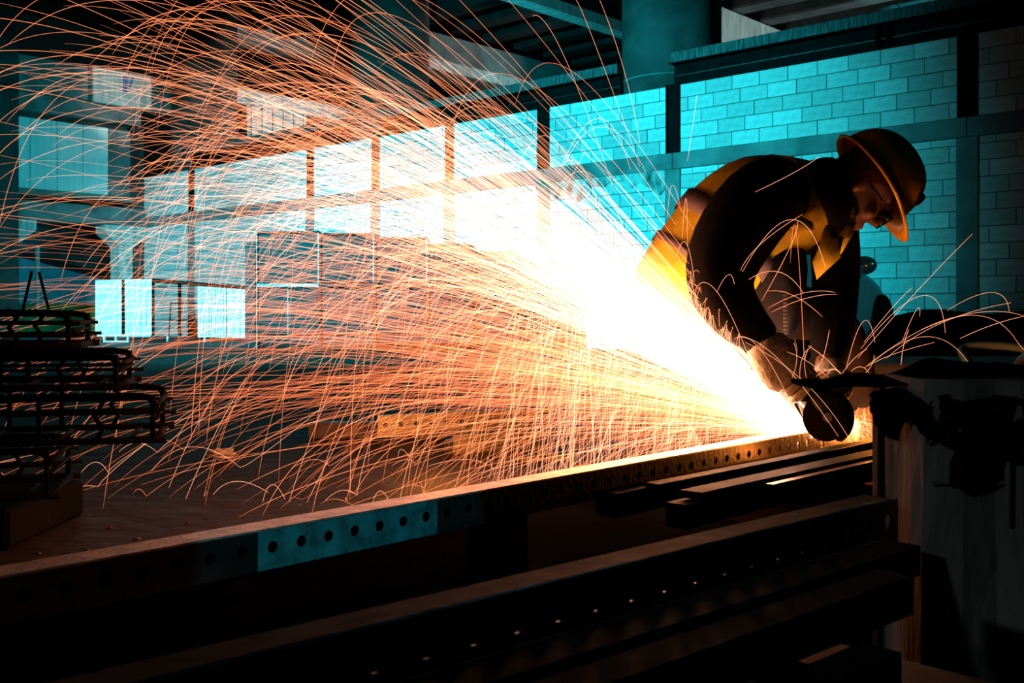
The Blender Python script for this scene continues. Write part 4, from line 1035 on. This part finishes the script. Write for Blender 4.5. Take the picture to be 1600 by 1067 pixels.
# hand-placed lone sparks: (points in the picture at depth Y): start, middle, end
def arc(pts, Y, heat=.5, r=.00062):
    a, m, b = (np.array(P(x, y, Y + dy)) for (x, y), dy in zip(pts, (0, .02, .05)))
    c = 2 * m - .5 * (a + b); t = np.linspace(0, 1, 22)[:, None]
    p_ = (1 - t) ** 2 * a + 2 * t * (1 - t) * c + t ** 2 * b
    tt = t[:, 0]; ht = heat * np.clip(.35 + 1.3 * np.sin(np.pi * np.clip(tt * .9 + .05, 0, 1)), 0, 1.05)
    return p_, np.full(len(p_), r), ht
LONE = {
 ('single spark arcing over the dark pile beyond the wrapped bin', 'lone sparks over the dark pile'): [
  (2.9, [(1345, 545), (1440, 462), (1477, 520)]), (2.9, [(1340, 560), (1430, 458), (1520, 365)]), (2.85, [(1350, 575), (1500, 494), (1590, 535)]), (2.9, [(1385, 560), (1470, 505), (1580, 473)]),
  (2.9, [(1480, 485), (1550, 457), (1577, 487)]), (2.9, [(1410, 533), (1432, 484), (1437, 494)]), (2.9, [(1440, 515), (1530, 488), (1600, 494)]), (2.85, [(1320, 585), (1348, 503), (1367, 535)]),
  (2.9, [(1500, 529), (1550, 508), (1600, 494)]), (2.85, [(1356, 572), (1450, 526), (1518, 575)]), (2.9, [(1355, 572), (1400, 552), (1460, 535)]), (2.9, [(1350, 535), (1395, 480), (1425, 450)]), (2.8, [(1590, 535), (1595, 541), (1600, 547)])],
 ('single spark glancing off the worker in front of the jacket', 'lone sparks in front of the jacket'): [
  (2.60, [(1160, 425), (1237, 343), (1290, 420)]), (2.60, [(1085, 455), (1117, 452), (1165, 545)]), (2.6, [(1170, 437), (1217, 425), (1255, 458)]), (2.6, [(1157, 423), (1190, 380), (1254, 335)]),
  (2.6, [(1190, 470), (1235, 385), (1246, 345)]), (2.6, [(1200, 455), (1240, 462), (1285, 495)]), (2.6, [(1200, 482), (1255, 458), (1305, 457)]), (2.6, [(1205, 488), (1260, 466), (1308, 460)]),
  (2.58, [(1147, 530), (1195, 555), (1260, 690)]), (2.58, [(1150, 528), (1215, 560), (1310, 682)]), (2.58, [(1165, 535), (1270, 610), (1345, 720)]), (2.6, [(1120, 457), (1142, 430), (1150, 480)]),
  (2.58, [(1148, 545), (1185, 570), (1222, 640)]), (2.6, [(1057, 402), (1072, 380), (1085, 440)]), (2.6, [(1066, 372), (1072, 310), (1074, 385)]), (2.6, [(1180, 300), (1240, 270), (1280, 245)])],
 ('single spark arc in front of the pale block wall', 'lone sparks before the block wall'): [
  (2.7, [(875, 265), (936, 185), (985, 265)]), (2.7, [(880, 262), (942, 198), (1010, 270)]), (2.7, [(808, 265), (850, 212), (895, 262)]), (2.7, [(1043, 340), (1050, 290), (1062, 320)]),
  (2.7, [(937, 0), (975, 110), (1000, 225)]), (2.7, [(1002, 330), (1012, 335), (1030, 365)]), (2.7, [(925, 390), (952, 357), (985, 400)]), (2.7, [(865, 305), (883, 299), (905, 310)]), (2.7, [(905, 305), (922, 295), (965, 370)]),
  (2.7, [(880, 255), (912, 265), (940, 345)]), (2.75, [(832, 25), (880, 85), (960, 300)]), (2.75, [(900, 0), (930, 70), (1000, 260)]), (2.7, [(860, 310), (925, 273), (985, 390)]), (2.7, [(855, 345), (880, 300), (915, 235)])],
 ('near vertical spark with a bright tip in front of the block wall', None): [(2.7, [(1089, 148), (1082, 200), (1074, 252)])],
 ('spark bouncing low over the dirt floor with a short hop', 'sparks hopping on the dirt floor'): [
  (3.2, [(127, 738), (150, 722), (169, 738)]), (3.2, [(169, 738), (210, 705), (330, 628)]), (3.0, [(118, 762), (135, 759), (153, 760)]), (3.0, [(153, 760), (200, 715), (300, 640)]), (3.3, [(186, 706), (215, 692), (246, 707)]), (3.3, [(246, 707), (300, 665), (400, 610)]),
  (3.0, [(237, 736), (300, 698), (375, 730)]), (3.0, [(375, 730), (430, 695), (560, 590)]), (2.9, [(333, 773), (370, 752), (420, 770)]), (2.8, [(408, 797), (425, 757), (450, 790)]), (2.8, [(450, 790), (480, 700), (520, 600)]), (2.75, [(460, 792), (470, 788), (478, 788)]),
  (2.8, [(478, 788), (520, 705), (570, 610)]), (2.8, [(508, 782), (535, 766), (558, 774)]), (2.8, [(558, 774), (575, 700), (610, 600)]), (2.75, [(580, 795), (594, 767), (612, 792)]), (2.8, [(623, 790), (645, 700), (680, 600)]), (2.85, [(288, 785), (335, 680), (385, 590)]), (2.9, [(264, 762), (310, 660), (370, 560)]),
  (2.8, [(858, 745), (872, 718), (890, 742)]), (3.3, [(455, 732), (490, 718), (515, 728)]), (3.3, [(515, 728), (560, 700), (650, 640)]), (3.1, [(622, 715), (627, 702), (640, 714)]), (3.1, [(640, 714), (680, 670), (720, 600)]), (3.2, [(612, 728), (635, 718), (650, 726)]), (3.2, [(650, 726), (680, 670), (715, 590)]),
  (2.95, [(710, 767), (730, 700), (755, 620)]), (3.3, [(30, 718), (0, 722), (55, 710)]), (3.1, [(2, 738), (20, 748), (35, 734)]), (3.0, [(670, 728), (720, 718), (760, 724)])],
 ('short spark sputtering round the foot of the cut beyond the grinder', 'sparks sputtering beyond the grinder'): [
  (2.80, [(1290 + random.uniform(-10, 90), 690 + random.uniform(-18, 6)), (1300 + 60 * u, 660 + random.uniform(-25, 15)), (1300 + random.uniform(0, 85), 690 + random.uniform(-25, 8))]) for u in np.linspace(0, 1, 34)],
 ('short upright spark springing from the dark heap by the grinder', 'sparks springing up by the grinder'): [
  (2.55, [(1238, 590), (1245, 560), (1240, 535)]), (2.55, [(1250, 592), (1252, 565), (1262, 545)]), (2.55, [(1260, 590), (1258, 560), (1268, 540)]), (2.5, [(1275, 588), (1300, 577), (1318, 588)]), (2.5, [(1293, 585), (1300, 577), (1310, 580)]), (2.5, [(1315, 585), (1335, 560), (1355, 545)]),
  (2.5, [(1230, 550), (1262, 565), (1295, 590)]), (2.5, [(1262, 540), (1290, 560), (1316, 588)]), (2.5, [(1330, 580), (1345, 573), (1358, 583)]), (2.5, [(1282, 570), (1290, 545), (1296, 515)]), (2.5, [(1366, 555), (1362, 570), (1350, 585)]), (2.5, [(1408, 570), (1412, 540), (1420, 515)])],
}
for _ in range(60):                                       # scribble of sparks ricocheting off the near sleeve
    u = rng.uniform(0, 1); x, y = 1072 + 75 * u, 430 + 120 * u
    x += rng.uniform(-28, 14); y += rng.uniform(-14, 24)
    trails.append(arc([(x, y + rng.uniform(5, 40)), (x + rng.uniform(-10, 14), y - rng.uniform(0, 18)), (x + rng.uniform(-8, 30), y + rng.uniform(0, 40))], 2.60 + rng.uniform(0, .05), rng.uniform(.35, .6), .0007))
lone_n = 0
for (lab, grp), items in LONE.items():
    for Y, pts in items:
        o = spark_obj('spark', [ribbon(*arc(pts, Y, rng.uniform(.5, .68)))]); tag(o, lab, 'spark', grp); lone_n += 1
length = np.array([np.linalg.norm(np.diff(t[0], axis=0), axis=1).sum() for t in trails])
order = np.argsort(-length); single = set(order[:max(0, 300 - lone_n)].tolist())
near_parts = []
for i in sorted(single):
    p_, r_, h_ = trails[i]; k = int(np.argmax(np.linalg.norm(p_ - src, axis=1) > .45))
    if 0 < k < len(p_) - 5:
        near_parts.append(ribbon(p_[:k + 1], r_[:k + 1], h_[:k + 1])); p_, r_, h_ = p_[k:], r_[k:], h_[k:]
    tag(spark_obj('spark', [ribbon(p_, r_, h_)]), 'long glowing spark flung from the grinder in the wide orange fan', 'spark', 'long sparks of the fan')
tag(spark_obj('spark_shower', near_parts + [ribbon(*t) for k, t in enumerate(trails) if k not in single]), 'dense shower of fine sparks, white at the cut and orange farther out', 'sparks', None, 'stuff')
print('trails', TN, 'lone', lone_n)
